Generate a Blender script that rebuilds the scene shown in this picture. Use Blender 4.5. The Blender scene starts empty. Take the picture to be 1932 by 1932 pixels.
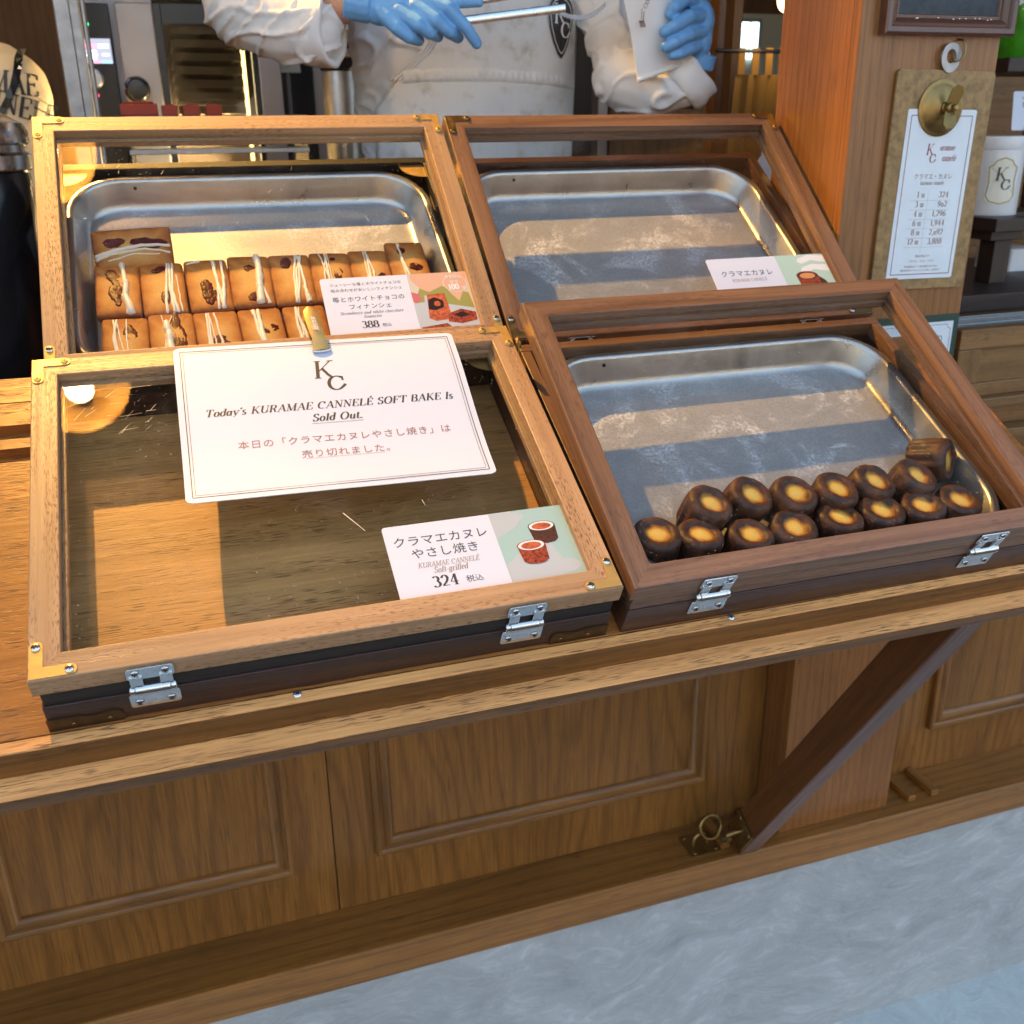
import bpy, bmesh, math, random
from math import sin, cos, tan, radians, pi, sqrt, atan2, hypot
from mathutils import Vector, Matrix, Euler, noise
from mathutils.bvhtree import BVHTree
random.seed(11)
scene = bpy.context.scene
COL = scene.collection
# ------------------------------------------------------------------ camera
CAM = Vector((0.14581, -0.74737, 0.38960)); CEU = Euler((1.204643, 0.012261, -0.324573), 'XYZ')
FPX = 1868.69 / 1932.0                                   # focal length / picture width
cd = bpy.data.cameras.new('camera'); cd.sensor_width = 36.0; cd.sensor_fit = 'HORIZONTAL'; cd.lens = 36.0 * FPX
cd.clip_start = 0.02; cd.clip_end = 400.0
cd.dof.use_dof = True; cd.dof.focus_distance = 0.98; cd.dof.aperture_fstop = 9.0
cam = bpy.data.objects.new('camera', cd); cam.location = CAM; cam.rotation_euler = CEU; COL.objects.link(cam); scene.camera = cam
CR = CEU.to_matrix()
def at(px, py, Y):
    """world point at depth Y seen at (px, py) of the 1932 px photograph"""
    d = CR @ Vector(((px - 966) / 1932 / FPX, -(py - 966) / 1932 / FPX, -1.0))
    return CAM + d * ((Y - CAM.y) / d.y)
# ------------------------------------------------------------------ world, sun, exposure
SUN_EL = radians(52)
w = bpy.data.worlds.new('World'); scene.world = w; w.use_nodes = True
nt = w.node_tree; nt.nodes.clear()
sky = nt.nodes.new('ShaderNodeTexSky'); sky.sky_type = 'NISHITA'; sky.sun_disc = False
sky.sun_elevation = SUN_EL; sky.sun_rotation = 0.0; sky.air_density = 0.7; sky.dust_density = 5.0; sky.ozone_density = 0.5
bg = nt.nodes.new('ShaderNodeBackground'); bg.inputs['Strength'].default_value = 0.15
wo = nt.nodes.new('ShaderNodeOutputWorld'); tint = nt.nodes.new('ShaderNodeMix'); tint.data_type = 'RGBA'; tint.blend_type = 'MULTIPLY'; tint.inputs[0].default_value = 1.0; tint.inputs[7].default_value = (1.0, 1.05, 0.93, 1)      # air a little less violet
nt.links.new(sky.outputs[0], tint.inputs[6]); nt.links.new(tint.outputs[2], bg.inputs[0]); nt.links.new(bg.outputs[0], wo.inputs[0])
sl_ = bpy.data.lights.new('sun', 'SUN'); sl_.energy = 3.0; sl_.angle = radians(0.5); sl_.color = (1.0, 0.95, 0.87)
sun = bpy.data.objects.new('sun', sl_); sun.rotation_euler = (-(pi / 2 - SUN_EL), 0, 0); sun.location = (0, 6, 9); COL.objects.link(sun)
scene.view_settings.view_transform = 'Standard'; scene.view_settings.look = 'None'; scene.view_settings.gamma = 1.0
scene.view_settings.exposure = 2.45
scene.cycles.max_bounces = 10; scene.cycles.transparent_max_bounces = 16; scene.cycles.caustics_reflective = False
scene.cycles.sample_clamp_indirect = 6.0; scene.cycles.use_denoising = True
# ------------------------------------------------------------------ materials
def srgb(r, g, b):
    f = lambda c: ((c / 255) / 12.92) if c / 255 <= 0.04045 else ((c / 255 + 0.055) / 1.055) ** 2.4
    return (f(r), f(g), f(b), 1.0)
class N:
    def __init__(s, name):
        s.m = bpy.data.materials.new(name); s.m.use_nodes = True; s.t = s.m.node_tree; s.t.nodes.clear()
        s.out = s.n('ShaderNodeOutputMaterial')
    def n(s, t, **k):
        x = s.t.nodes.new(t)
        for a, b in k.items(): setattr(x, a, b)
        return x
    def l(s, a, b): s.t.links.new(a, b)
    def val(s, sock, v):
        if hasattr(v, 'links') or hasattr(v, 'is_output'): s.l(v, sock)
        else: sock.default_value = v
    def math(s, op, a, b=0.0, c=0.0):
        x = s.n('ShaderNodeMath', operation=op)
        s.val(x.inputs[0], a); s.val(x.inputs[1], b); s.val(x.inputs[2], c); return x.outputs[0]
    def mix(s, f, a, b, bt='MIX'):
        x = s.n('ShaderNodeMix', data_type='RGBA', blend_type=bt)
        s.val(x.inputs[0], f); s.val(x.inputs[6], a); s.val(x.inputs[7], b); return x.outputs[2]
    def ramp(s, f, stops):
        x = s.n('ShaderNodeValToRGB'); e = x.color_ramp.elements
        while len(e) < len(stops): e.new(0.5)
        for i, (p, c) in enumerate(stops):
            e[i].position = p; e[i].color = c if len(c) == 4 else (*c, 1)
        s.l(f, x.inputs[0]); return x.outputs[0]
    def maprange(s, f, a, b, c=0.0, d=1.0):
        x = s.n('ShaderNodeMapRange'); s.l(f, x.inputs[0])
        for i, v in zip((1, 2, 3, 4), (a, b, c, d)): x.inputs[i].default_value = v
        return x.outputs[0]
    def coord(s, kind='Object'): return s.n('ShaderNodeTexCoord').outputs[kind]
    def mapping(s, vec, scale=(1, 1, 1), loc=None):
        x = s.n('ShaderNodeMapping'); s.l(vec, x.inputs[0]); x.inputs[3].default_value = scale
        if loc is not None: s.val(x.inputs[1], loc)
        return x.outputs[0]
    def noise(s, vec, scale, detail=3.0, rough=0.55, dist=0.0, col=False):
        x = s.n('ShaderNodeTexNoise'); s.l(vec, x.inputs['Vector']); x.inputs['Scale'].default_value = scale
        x.inputs['Detail'].default_value = detail; x.inputs['Roughness'].default_value = rough; x.inputs['Distortion'].default_value = dist
        return x.outputs[1 if col else 0]
    def bump(s, h, strength, dist=0.001):
        x = s.n('ShaderNodeBump'); x.inputs['Strength'].default_value = strength; x.inputs['Distance'].default_value = dist
        s.l(h, x.inputs['Height']); return x.outputs[0]
    def princ(s, **k):
        x = s.n('ShaderNodeBsdfPrincipled')
        for a, b in k.items():
            s.val(x.inputs[a.replace('_', ' ')], b)
        s.l(x.outputs[0], s.out.inputs[0]); return x
def pmat(name, c, rough=0.5, metal=0.0, var=0.0, vscale=30.0, bump=0.0, bscale=200.0, **k):
    m = N(name); base = c if len(c) == 4 else (*c, 1)
    co = m.coord()
    if var:
        f = m.noise(co, vscale, 4.0)
        f = m.maprange(f, 0.3, 0.7)
        base = m.mix(f, tuple(x * (1 - var) for x in base[:3]) + (1,), tuple(min(1, x * (1 + var)) for x in base[:3]) + (1,))
        rr = m.maprange(m.noise(co, vscale * 2.3, 3.0), 0.3, 0.7, max(0.02, rough - min(.12, var)), min(1, rough + min(.12, var)))
    else: rr = rough
    kk = dict(Base_Color=base, Roughness=rr, Metallic=metal); kk.update(k)
    if bump: kk['Normal'] = m.bump(m.noise(co, bscale, 3.0), bump, 0.0008)
    m.princ(**kk); return m.m
def wood(name, light, dark, pore=None, rough=0.42, ring=0.5, porestr=0.6, fiber=1.0, bump=0.25, coat=0.0, ringfreq=260.0, wob=1.6, wear=0.0, porelen=60.0):
    m = N(name)
    uv = m.n('ShaderNodeUVMap').outputs[0]
    oi = m.n('ShaderNodeObjectInfo')
    cx = m.n('ShaderNodeCombineXYZ'); m.l(m.math('MULTIPLY', oi.outputs['Random'], 7.3), cx.inputs[0]); m.l(m.math('MULTIPLY', oi.outputs['Random'], 3.1), cx.inputs[1])
    va = m.n('ShaderNodeVectorMath', operation='ADD'); m.l(uv, va.inputs[0]); m.l(cx.outputs[0], va.inputs[1]); uv = va.outputs[0]
    f1 = m.noise(m.mapping(uv, (7, 260, 1)), 1.0, 6.0, 0.65)
    f2 = m.noise(m.mapping(uv, (1.3, 7, 1)), 1.0, 2.0, 0.45)
    f4 = m.noise(m.mapping(uv, (3.0, 60, 1)), 1.0, 3.0, 0.6)
    sp = m.n('ShaderNodeSeparateXYZ'); m.l(uv, sp.inputs[0])
    ph = m.math('ADD', m.math('MULTIPLY', sp.outputs[1], ringfreq), m.math('ADD', m.math('MULTIPLY', f2, wob * 14.0), m.math('MULTIPLY', f4, 1.6)))
    fr = m.math('POWER', m.math('ADD', m.math('MULTIPLY', m.math('SINE', ph), 0.5), 0.5), 4.0)
    pn = m.noise(m.mapping(uv, (porelen, 720, 1)), 1.0, 1.0, 0.5)
    fp = m.maprange(pn, 0.54, 0.63)
    fp = m.math('MULTIPLY', fp, m.maprange(m.noise(m.mapping(uv, (4, 50, 1)), 1.0, 2.0), 0.38, 0.58))
    c = m.mix(m.maprange(f1, 0.30, 0.68), tuple(b + (a - b) * .35 for a, b in zip(light, dark)), light)
    c = m.mix(m.math('MULTIPLY', fr, ring), c, dark)
    big = m.maprange(m.noise(m.mapping(uv, (2.2, 6, 1)), 1.0, 4.0), 0.3, 0.7, 0.78, 1.18)
    bc = m.n('ShaderNodeCombineColor')
    for i in range(3): m.l(big, bc.inputs[i])
    c = m.mix(1.0, c, bc.outputs[0], 'MULTIPLY')
    pc = pore or tuple(x * 0.35 for x in dark[:3]) + (1,)
    c = m.mix(m.math('MULTIPLY', fp, porestr), c, pc)
    if wear:
        wn = m.maprange(m.noise(m.mapping(uv, (7, 46, 1)), 1.0, 6.0, 0.72), 0.60, 0.68)
        c = m.mix(m.math('MULTIPLY', wn, wear), c, srgb(96, 86, 78))
    h = m.math('SUBTRACT', m.math('MULTIPLY', f1, 0.5), fp)
    rr = m.maprange(f1, 0.3, 0.7, rough + 0.1, rough - 0.06)
    kk = dict(Base_Color=c, Roughness=rr, Normal=m.bump(h, bump, 0.0006))
    if coat: kk['Coat_Weight'] = coat; kk['Coat_Roughness'] = 0.25
    m.princ(**kk); return m.m
M = {}
M['oak'] = wood('oak_counter', srgb(178, 116, 54), srgb(130, 78, 32), srgb(70, 40, 18), 0.40, 0.40, 0.75, porelen=45, bump=0.4)
M['oak_edge'] = wood('oak_edge_worn_lit', srgb(252, 184, 112), srgb(190, 126, 68), srgb(84, 54, 34), 0.5, 0.5, 0.8, porelen=45, bump=0.5, wear=0.35)  # worn oak, lightened further for the light falling on the strip tops
M['oak_riser'] = wood('oak_riser_stain_shade', srgb(140, 94, 44), srgb(94, 60, 25), srgb(50, 32, 16), 0.42, 0.5, 0.7, porelen=45, bump=0.4)  # stained oak, darkened further to hold the shade of the down-facing risers
M['oak_panel'] = wood('oak_panel_stained', srgb(150, 100, 44), srgb(92, 57, 23), srgb(62, 38, 16), 0.36, 0.45, 0.45, ringfreq=210, wob=3.2, coat=0.15, porelen=22)
M['oak_sill'] = wood('oak_sill_stained', srgb(160, 106, 46), srgb(110, 70, 28), srgb(62, 38, 16), 0.38, 0.5, 0.5, coat=0.1, wear=0.2, porelen=28)
M['pillar'] = wood('oak_pillar_stained', srgb(152, 98, 48), srgb(104, 63, 28), srgb(68, 39, 17), 0.36, 0.4, 0.45, ringfreq=420, wob=0.7, coat=0.2, porelen=22)
M['lid_tan'] = wood('walnut_lid_tan', srgb(184, 148, 110), srgb(144, 106, 74), srgb(100, 68, 46), 0.42, 0.35, 0.75, ringfreq=180, wob=1.2, porelen=130, bump=0.3)
M['lid_walnut'] = wood('walnut_lid_brown', srgb(140, 104, 78), srgb(94, 66, 48), srgb(56, 38, 29), 0.36, 0.6, 0.5, ringfreq=300, coat=0.25, porelen=70)
M['walnut_dark'] = wood('walnut_dark', srgb(86, 56, 44), srgb(56, 36, 30), srgb(32, 21, 18), 0.36, 0.5, 0.5, coat=0.3)
M['body_red'] = wood('body_reddish', srgb(70, 44, 34), srgb(44, 28, 23), srgb(24, 16, 13), 0.42, 0.4, 0.4, coat=0.15)
M['body_black'] = wood('body_blackened', srgb(40, 34, 30), srgb(25, 21, 19), srgb(12, 10, 9), 0.5, 0.3, 0.4)
M['box_floor'] = wood('box_floor', srgb(216, 160, 96), srgb(168, 120, 66), srgb(104, 70, 38), 0.45, 0.35, 0.7, ringfreq=150, porelen=45)
M['stand_dark'] = wood('stand_dark', srgb(60, 45, 38), srgb(40, 29, 26), None, 0.45, 0.4, 0.4)
M['cabinet'] = wood('cabinet_oak', srgb(146, 106, 60), srgb(104, 70, 36), srgb(62, 40, 22), 0.42, 0.5, 0.5, ringfreq=160)
M['interior'] = wood('interior_wood', srgb(112, 78, 44), srgb(78, 52, 28), None, 0.5, 0.4, 0.3)
M['strut'] = wood('strut_reddish', srgb(118, 68, 32), srgb(76, 42, 19), None, 0.38, 0.4, 0.4, coat=0.15)
M['frame_mahog'] = wood('chalkboard_frame', srgb(106, 62, 44), srgb(66, 36, 26), None, 0.32, 0.4, 0.4, coat=0.4)
M['brass'] = pmat('brass', srgb(214, 176, 108), 0.46, 0.75, 0.05, 60, 0.06, 500)
M['brass_old'] = pmat('brass_aged', srgb(150, 124, 78), 0.42, 1.0, 0.10, 50, 0.1, 400)
M['bronze'] = pmat('bronze_dark', srgb(96, 78, 56), 0.4, 0.85, 0.15, 60)
M['steel'] = pmat('polished_steel', srgb(214, 216, 218), 0.22, 1.0, 0.06, 80)
M['steel_rough'] = pmat('brushed_steel', srgb(176, 178, 180), 0.4, 1.0, 0.08, 60)
M['dark'] = pmat('black_recess', (0.012, 0.011, 0.011), 0.7)
M['white_card'] = pmat('white_laminated_card', srgb(208, 214, 230), 0.36, 0.0, 0.0, 40, 0.02, 60, Coat_Weight=0.3, Coat_Roughness=0.15)
M['ink'] = pmat('black_ink', srgb(52, 50, 52), 0.5)
M['ink_grey'] = pmat('grey_ink', srgb(150, 132, 122), 0.5)
M['ink_brown'] = pmat('brown_ink', srgb(150, 104, 88), 0.5)
M['ink_red'] = pmat('red_ink', srgb(150, 46, 48), 0.5)
M['white_ink'] = pmat('white_ink', srgb(238, 236, 232), 0.5)
M['skin'] = pmat('skin', srgb(206, 150, 122), 0.5, 0, 0.06, 40, Subsurface_Weight=0.1)
M['shirt'] = pmat('white_cotton', srgb(226, 224, 220), 0.85, 0, 0.03, 12, 0.2, 900)
M['shirt_beige'] = pmat('beige_cotton', srgb(222, 200, 160), 0.85, 0, 0.05, 10, 0.2, 900)
M['trousers'] = pmat('dark_trousers', srgb(40, 40, 46), 0.8)
M['hair'] = pmat('black_hair', (0.012, 0.01, 0.009), 0.5)
M['glove'] = pmat('blue_nitrile', srgb(112, 170, 222), 0.46, 0, 0.06, 50, 0.5, 85)
M['paper_bag'] = pmat('waxed_paper', srgb(232, 230, 226), 0.5, 0, 0.02, 20, 0.1, 60)
M['black_plastic'] = pmat('black_plastic', (0.014, 0.014, 0.016), 0.22)
M['panel_black'] = pmat('oven_panel_black', srgb(22, 24, 30), 0.25)
M['oven_grey'] = pmat('oven_grey_metal', srgb(150, 146, 148), 0.42, 0.6, 0.05, 10)
M['silicone'] = pmat('orange_silicone', srgb(150, 52, 28), 0.55)
M['noren'] = pmat('ochre_curtain', srgb(160, 116, 50), 0.9, 0, 0.10, 8)
M['cream'] = pmat('cream_wall', srgb(206, 206, 190), 0.8)
M['alu'] = pmat('aluminium_post', srgb(158, 160, 164), 0.45, 0.7, 0.12, 40)
M['ceramic'] = pmat('white_tin_paint', srgb(230, 231, 233), 0.3)
M['label_cream'] = pmat('cream_label', srgb(232, 228, 208), 0.5)
M['green_board'] = pmat('green_board', srgb(24, 62, 54), 0.45)
M['kraft'] = pmat('kraft_brown_print', srgb(142, 98, 78), 0.6)
M['napkin'] = pmat('white_napkin', srgb(228, 228, 228), 0.9)
M['clip_tin'] = pmat('grey_clip', srgb(96, 92, 90), 0.4)
def emis(name, c, s):
    m = N(name); e = m.n('ShaderNodeEmission'); e.inputs[0].default_value = c; e.inputs[1].default_value = s; m.l(e.outputs[0], m.out.inputs[0]); return m.m
M['bulb'] = emis('warm_bulb', (1.0, 0.72, 0.34, 1), 22.0)
M['globe'] = emis('lit_globe', (1.0, 0.72, 0.26, 1), 1.5)
M['window_light'] = emis('daylit_window', (0.62, 0.86, 0.92, 1), 1.1)
M['led_green'] = emis('led_green', (0.05, 0.9, 0.25, 1), 1.2)
M['led_red'] = emis('led_red', (1.0, 0.05, 0.12, 1), 1.6)
M['screen_grey'] = emis('screen_grey', (0.22, 0.23, 0.28, 1), 0.6)
M['screen_red'] = emis('screen_red', (0.8, 0.2, 0.3, 1), 0.7)
M['screen_white'] = emis('screen_white', (0.6, 0.62, 0.85, 1), 0.9)
M['screen_blue'] = emis('screen_blue', (0.16, 0.36, 0.85, 1), 0.8)
M['oven_light'] = emis('oven_lamp', (1.0, 0.78, 0.36, 1), 3.0)
def glass(name, tint=(0.96, 0.97, 0.96, 1), dust=0.05):
    m = N(name); lw = m.n('ShaderNodeLayerWeight'); lw.inputs[0].default_value = 0.5      # Schlick reflectance, the same from both sides
    fr = m.n('ShaderNodeMath', operation='MULTIPLY_ADD'); m.l(m.math('POWER', lw.outputs['Facing'], 5.0), fr.inputs[0]); fr.inputs[1].default_value = 0.96; fr.inputs[2].default_value = 0.04
    tr = m.n('ShaderNodeBsdfTransparent'); tr.inputs[0].default_value = tint
    gl = m.n('ShaderNodeBsdfGlossy'); gl.inputs['Roughness'].default_value = 0.015
    mx = m.n('ShaderNodeMixShader'); m.l(fr.outputs[0], mx.inputs[0]); m.l(tr.outputs[0], mx.inputs[1]); m.l(gl.outputs[0], mx.inputs[2])
    co = m.coord(); sp = m.maprange(m.noise(co, 480.0, 1.0), 0.73, 0.78)
    sm = m.maprange(m.noise(co, 9.0, 5.0, 0.7), 0.5, 0.75, 0.0, dust)
    d = m.n('ShaderNodeBsdfDiffuse'); d.inputs[0].default_value = (0.6, 0.58, 0.55, 1)
    m2 = m.n('ShaderNodeMixShader'); m.l(m.math('MAXIMUM', m.math('MULTIPLY', sp, 0.5), sm), m2.inputs[0]); m.l(mx.outputs[0], m2.inputs[1]); m.l(d.outputs[0], m2.inputs[2])
    m.l(m2.outputs[0], m.out.inputs[0]); return m.m
M['glass'] = glass('lid_glass', (0.97, 0.975, 0.97, 1), 0.028)
M['oven_glass'] = glass('oven_door_glass', (0.55, 0.5, 0.42, 1), 0.02)
M['green_glass'] = pmat('green_glass', (0.05, 0.26, 0.01), 0.15, 0, 0.4, 20)
M['scratch'] = pmat('glass_scratch', srgb(220, 210, 190), 0.5)
def tray_mat():
    m = N('steel_tray_metal'); co = m.coord(); oi = m.n('ShaderNodeObjectInfo').outputs['Random']
    va = m.n('ShaderNodeVectorMath', operation='ADD'); cx = m.n('ShaderNodeCombineXYZ'); m.l(m.math('MULTIPLY', oi, 5.0), cx.inputs[0]); m.l(co, va.inputs[0]); m.l(cx.outputs[0], va.inputs[1]); v = va.outputs[0]
    n1 = m.noise(v, 15.0, 7.0, 0.68, 0.8); n2 = m.noise(v, 300.0, 3.0, 0.6); n3 = m.noise(m.mapping(v, (40, 1100, 60)), 1.0, 2.0); n4 = m.noise(m.mapping(v, (700, 55, 60)), 1.0, 2.0)
    sp = m.n('ShaderNodeSeparateXYZ'); m.l(co, sp.inputs[0]); fl = m.maprange(sp.outputs[2], -0.0640, -0.0656)      # the scuffed floor
    st = m.math('MULTIPLY', m.math('MULTIPLY', m.maprange(n1, 0.50, 0.60), m.maprange(n2, 0.44, 0.58)), fl)
    base = m.mix(m.maprange(n1, 0.3, 0.7), (0.46, 0.45, 0.44, 1), (0.62, 0.60, 0.58, 1))
    rr = m.math('ADD', m.math('ADD', m.maprange(n1, 0.35, 0.65, 0.26, 0.36), m.math('MULTIPLY', fl, 0.12)), m.math('MULTIPLY', st, 0.2))
    p = m.princ(Base_Color=base, Metallic=1.0, Roughness=rr, Normal=m.bump(m.math('ADD', n3, n4), 0.10, 0.0004))
    dc = m.mix(m.math('MULTIPLY', st, 0.8), m.mix(m.maprange(n2, 0.4, 0.6), (0.46, 0.465, 0.475, 1), (0.58, 0.585, 0.60, 1)), (0.74, 0.75, 0.78, 1))
    d = m.n('ShaderNodeBsdfDiffuse'); m.l(dc, d.inputs[0])
    mx = m.n('ShaderNodeMixShader'); m.l(m.math('ADD', m.math('MULTIPLY', st, 0.35), m.math('ADD', m.math('MULTIPLY', fl, 0.42), 0.08)), mx.inputs[0]); m.l(p.outputs[0], mx.inputs[1]); m.l(d.outputs[0], mx.inputs[2])
    m.l(mx.outputs[0], m.out.inputs[0]); return m.m
M['tray'] = tray_mat()
def concrete(name, c, var=0.2, sc=1.0):
    m = N(name); co = m.coord()
    wv = m.noise(co, 2.2 * sc, 3.0, 0.5, 0.0, True); va = m.n('ShaderNodeVectorMath', operation='MULTIPLY_ADD'); m.l(wv, va.inputs[0]); va.inputs[1].default_value = (0.30, 0.30, 0.30); m.l(co, va.inputs[2]); cw = va.outputs[0]
    n1 = m.noise(m.mapping(cw, (1, 1, 2.1)), 4.6 * sc, 8.0, 0.62, 1.8); n2 = m.noise(m.mapping(cw, (1, 1, 3.0)), 13.0 * sc, 8.0, 0.7, 2.4); n3 = m.noise(co, 160.0, 3.0)
    ed = m.math('POWER', m.math('SUBTRACT', 1.0, m.math('ABSOLUTE', m.math('MULTIPLY', m.math('SUBTRACT', n2, 0.5), 5.0))), 6.0)
    f = m.math('ADD', m.math('MULTIPLY', n1, 0.62), m.math('MULTIPLY', n2, 0.38))
    a = tuple(x * (1 - var) for x in c[:3]) + (1,); b = tuple(min(1, x * (1 + var)) for x in c[:3]) + (1,)
    col = m.ramp(f, [(0.36, a), (0.46, tuple(x * (1 - var * .35) for x in c[:3]) + (1,)), (0.53, c), (0.66, b)])
    col = m.mix(m.math('MULTIPLY', m.math('MAXIMUM', ed, 0.0), 0.16), col, tuple(x * .55 for x in c[:3]) + (1,))
    m.princ(Base_Color=col, Roughness=m.maprange(n1, 0.35, 0.65, 0.42, 0.66), Normal=m.bump(m.math('ADD', f, m.math('MULTIPLY', n3, 0.08)), 0.7, 0.008)); return m.m
M['plinth'] = concrete('trowelled_concrete', srgb(172, 174, 174), 0.26)
M['asphalt'] = pmat('asphalt', (0.055, 0.055, 0.057), 0.85, 0, 0.2, 40, 0.4, 160)
M['street'] = concrete('street_concrete', srgb(196, 204, 202), 0.14, 2.0)
M['plaster'] = pmat('dark_ceiling', srgb(70, 52, 36), 0.8)
M['outer_wall'] = pmat('outer_wall', srgb(120, 96, 70), 0.8)
M['pale_wall'] = pmat('pale_plaster', srgb(150, 144, 136), 0.85)
def crust_mat():
    m = N('cannele_crust'); co = m.coord(); oi = m.n('ShaderNodeObjectInfo').outputs['Random']
    va = m.n('ShaderNodeVectorMath', operation='ADD'); m.l(co, va.inputs[0]); cx = m.n('ShaderNodeCombineXYZ'); m.l(oi, cx.inputs[0]); m.l(oi, cx.inputs[1]); m.l(cx.outputs[0], va.inputs[1]); v = va.outputs[0]
    n = m.noise(v, 48.0, 6.0, 0.62); n2 = m.noise(v, 330.0, 4.0); n3 = m.noise(v, 110.0, 4.0, 0.6)
    c = m.ramp(n, [(0.28, srgb(44, 27, 20)), (0.46, srgb(72, 43, 30)), (0.60, srgb(90, 54, 34)), (0.74, srgb(126, 76, 40))])
    c = m.mix(m.math('MULTIPLY', m.maprange(n3, 0.5, 0.7), 0.35), c, srgb(30, 17, 12))
    m.princ(Base_Color=c, Roughness=m.maprange(n3, 0.3, 0.7, 0.38, 0.66), Normal=m.bump(m.math('ADD', n2, m.math('MULTIPLY', n3, 1.5)), 0.55, 0.0012)); return m.m
M['crust'] = crust_mat()
def custard_mat():
    m = N('cannele_custard'); co = m.coord()
    sp = m.n('ShaderNodeSeparateXYZ'); m.l(co, sp.inputs[0])
    r = m.math('SQRT', m.math('ADD', m.math('MULTIPLY', sp.outputs[0], sp.outputs[0]), m.math('MULTIPLY', sp.outputs[1], sp.outputs[1])))
    r = m.math('ADD', r, m.math('MULTIPLY', m.math('SUBTRACT', m.noise(co, 90.0, 4.0), 0.5), 0.010))
    c = m.ramp(m.math('DIVIDE', r, 0.0150), [(0.0, srgb(232, 200, 112)), (0.48, srgb(226, 184, 84)), (0.72, srgb(178, 112, 36)), (0.92, srgb(66, 36, 20))])
    m.princ(Base_Color=c, Roughness=0.62, Normal=m.bump(m.noise(co, 380.0, 3.0), 0.25, 0.0006), Subsurface_Weight=0.12, Subsurface_Radius=(0.004, 0.002, 0.001)); return m.m
M['custard'] = custard_mat()
def cake_mat():
    m = N('baked_almond_cake'); co = m.coord()
    g = m.n('ShaderNodeTexCoord').outputs['Generated']; sp = m.n('ShaderNodeSeparateXYZ'); m.l(g, sp.inputs[0])
    ex = m.math('ABSOLUTE', m.math('SUBTRACT', sp.outputs[0], 0.5)); ey = m.math('ABSOLUTE', m.math('SUBTRACT', sp.outputs[1], 0.5))
    e = m.math('MAXIMUM', ex, ey)
    e = m.math('ADD', e, m.math('MULTIPLY', m.math('SUBTRACT', m.noise(co, 55.0, 4.0), 0.5), 0.30))
    c = m.ramp(m.math('MULTIPLY', e, 2.0), [(0.25, srgb(214, 164, 92)), (0.62, srgb(200, 138, 68)), (0.86, srgb(176, 106, 44)), (1.0, srgb(140, 76, 30))])
    c2 = m.mix(m.math('MULTIPLY', m.maprange(m.noise(co, 620.0, 2.0), 0.5, 0.7), 0.25), c, srgb(150, 84, 30))
    m.princ(Base_Color=c2, Roughness=0.7, Normal=m.bump(m.noise(co, 420.0, 5.0), 0.6, 0.0010)); return m.m
M['cake'] = cake_mat()
M['jam'] = pmat('berry_jam', srgb(78, 16, 26), 0.40, 0, 0.55, 160, 0.3, 420, Specular_IOR_Level=0.2)
M['icing'] = pmat('white_chocolate', srgb(240, 230, 212), 0.38)
def apron_mat():
    m = N('stained_canvas'); co = m.coord()
    n = m.noise(co, 11.0, 5.0, 0.6); n2 = m.noise(co, 40.0, 3.0)
    f = m.math('MULTIPLY', m.maprange(n, 0.47, 0.62), m.maprange(n2, 0.42, 0.62))
    c = m.mix(m.math('MULTIPLY', f, 0.55), srgb(222, 221, 217), srgb(160, 146, 108))
    m.princ(Base_Color=c, Roughness=0.85, Normal=m.bump(m.noise(co, 900.0, 2.0), 0.2, 0.0006)); return m.m
M['apron'] = apron_mat()
def blackboard():
    m = N('chalkboard'); co = m.coord(); n = m.noise(co, 14.0, 5.0, 0.65, 1.0)
    m.princ(Base_Color=m.ramp(n, [(0.35, srgb(34, 40, 48)), (0.7, srgb(76, 84, 92))]), Roughness=0.6); return m.m
M['chalkboard'] = blackboard()
M['fibreboard'] = pmat('aged_fibreboard', srgb(150, 118, 74), 0.55, 0, 0.34, 95, 0.25, 160)
M['paper_menu'] = pmat('laminated_menu', srgb(222, 230, 236), 0.35, 0, 0.03, 30)
M['p_beige'] = pmat('print_beige', srgb(196, 188, 176), 0.35); M['p_teal'] = pmat('print_teal', srgb(156, 186, 184), 0.35)
M['p_green'] = pmat('print_pale_green', srgb(172, 200, 188), 0.35); M['p_red'] = pmat('print_red_brown', srgb(140, 64, 46), 0.35, 0, 0.75, 420)
M['p_dark'] = pmat('print_dark_brown', srgb(78, 50, 42), 0.35, 0, 0.5, 420); M['p_white'] = pmat('print_white', srgb(222, 220, 220), 0.35)
M['p_skin'] = pmat('print_skin', srgb(206, 164, 140), 0.35); M['p_olive'] = pmat('print_olive', srgb(146, 146, 84), 0.35)
M['p_orange'] = pmat('print_orange', srgb(176, 92, 62), 0.35, 0, 0.45, 260); M['p_jam'] = pmat('print_jam', srgb(44, 30, 34), 0.35)
M['p_amber'] = pmat('print_amber', srgb(206, 140, 92), 0.35); M['p_pink'] = pmat('print_pink', srgb(190, 104, 110), 0.35); M['p_grey'] = pmat('print_grey', srgb(176, 184, 190), 0.35)
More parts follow.
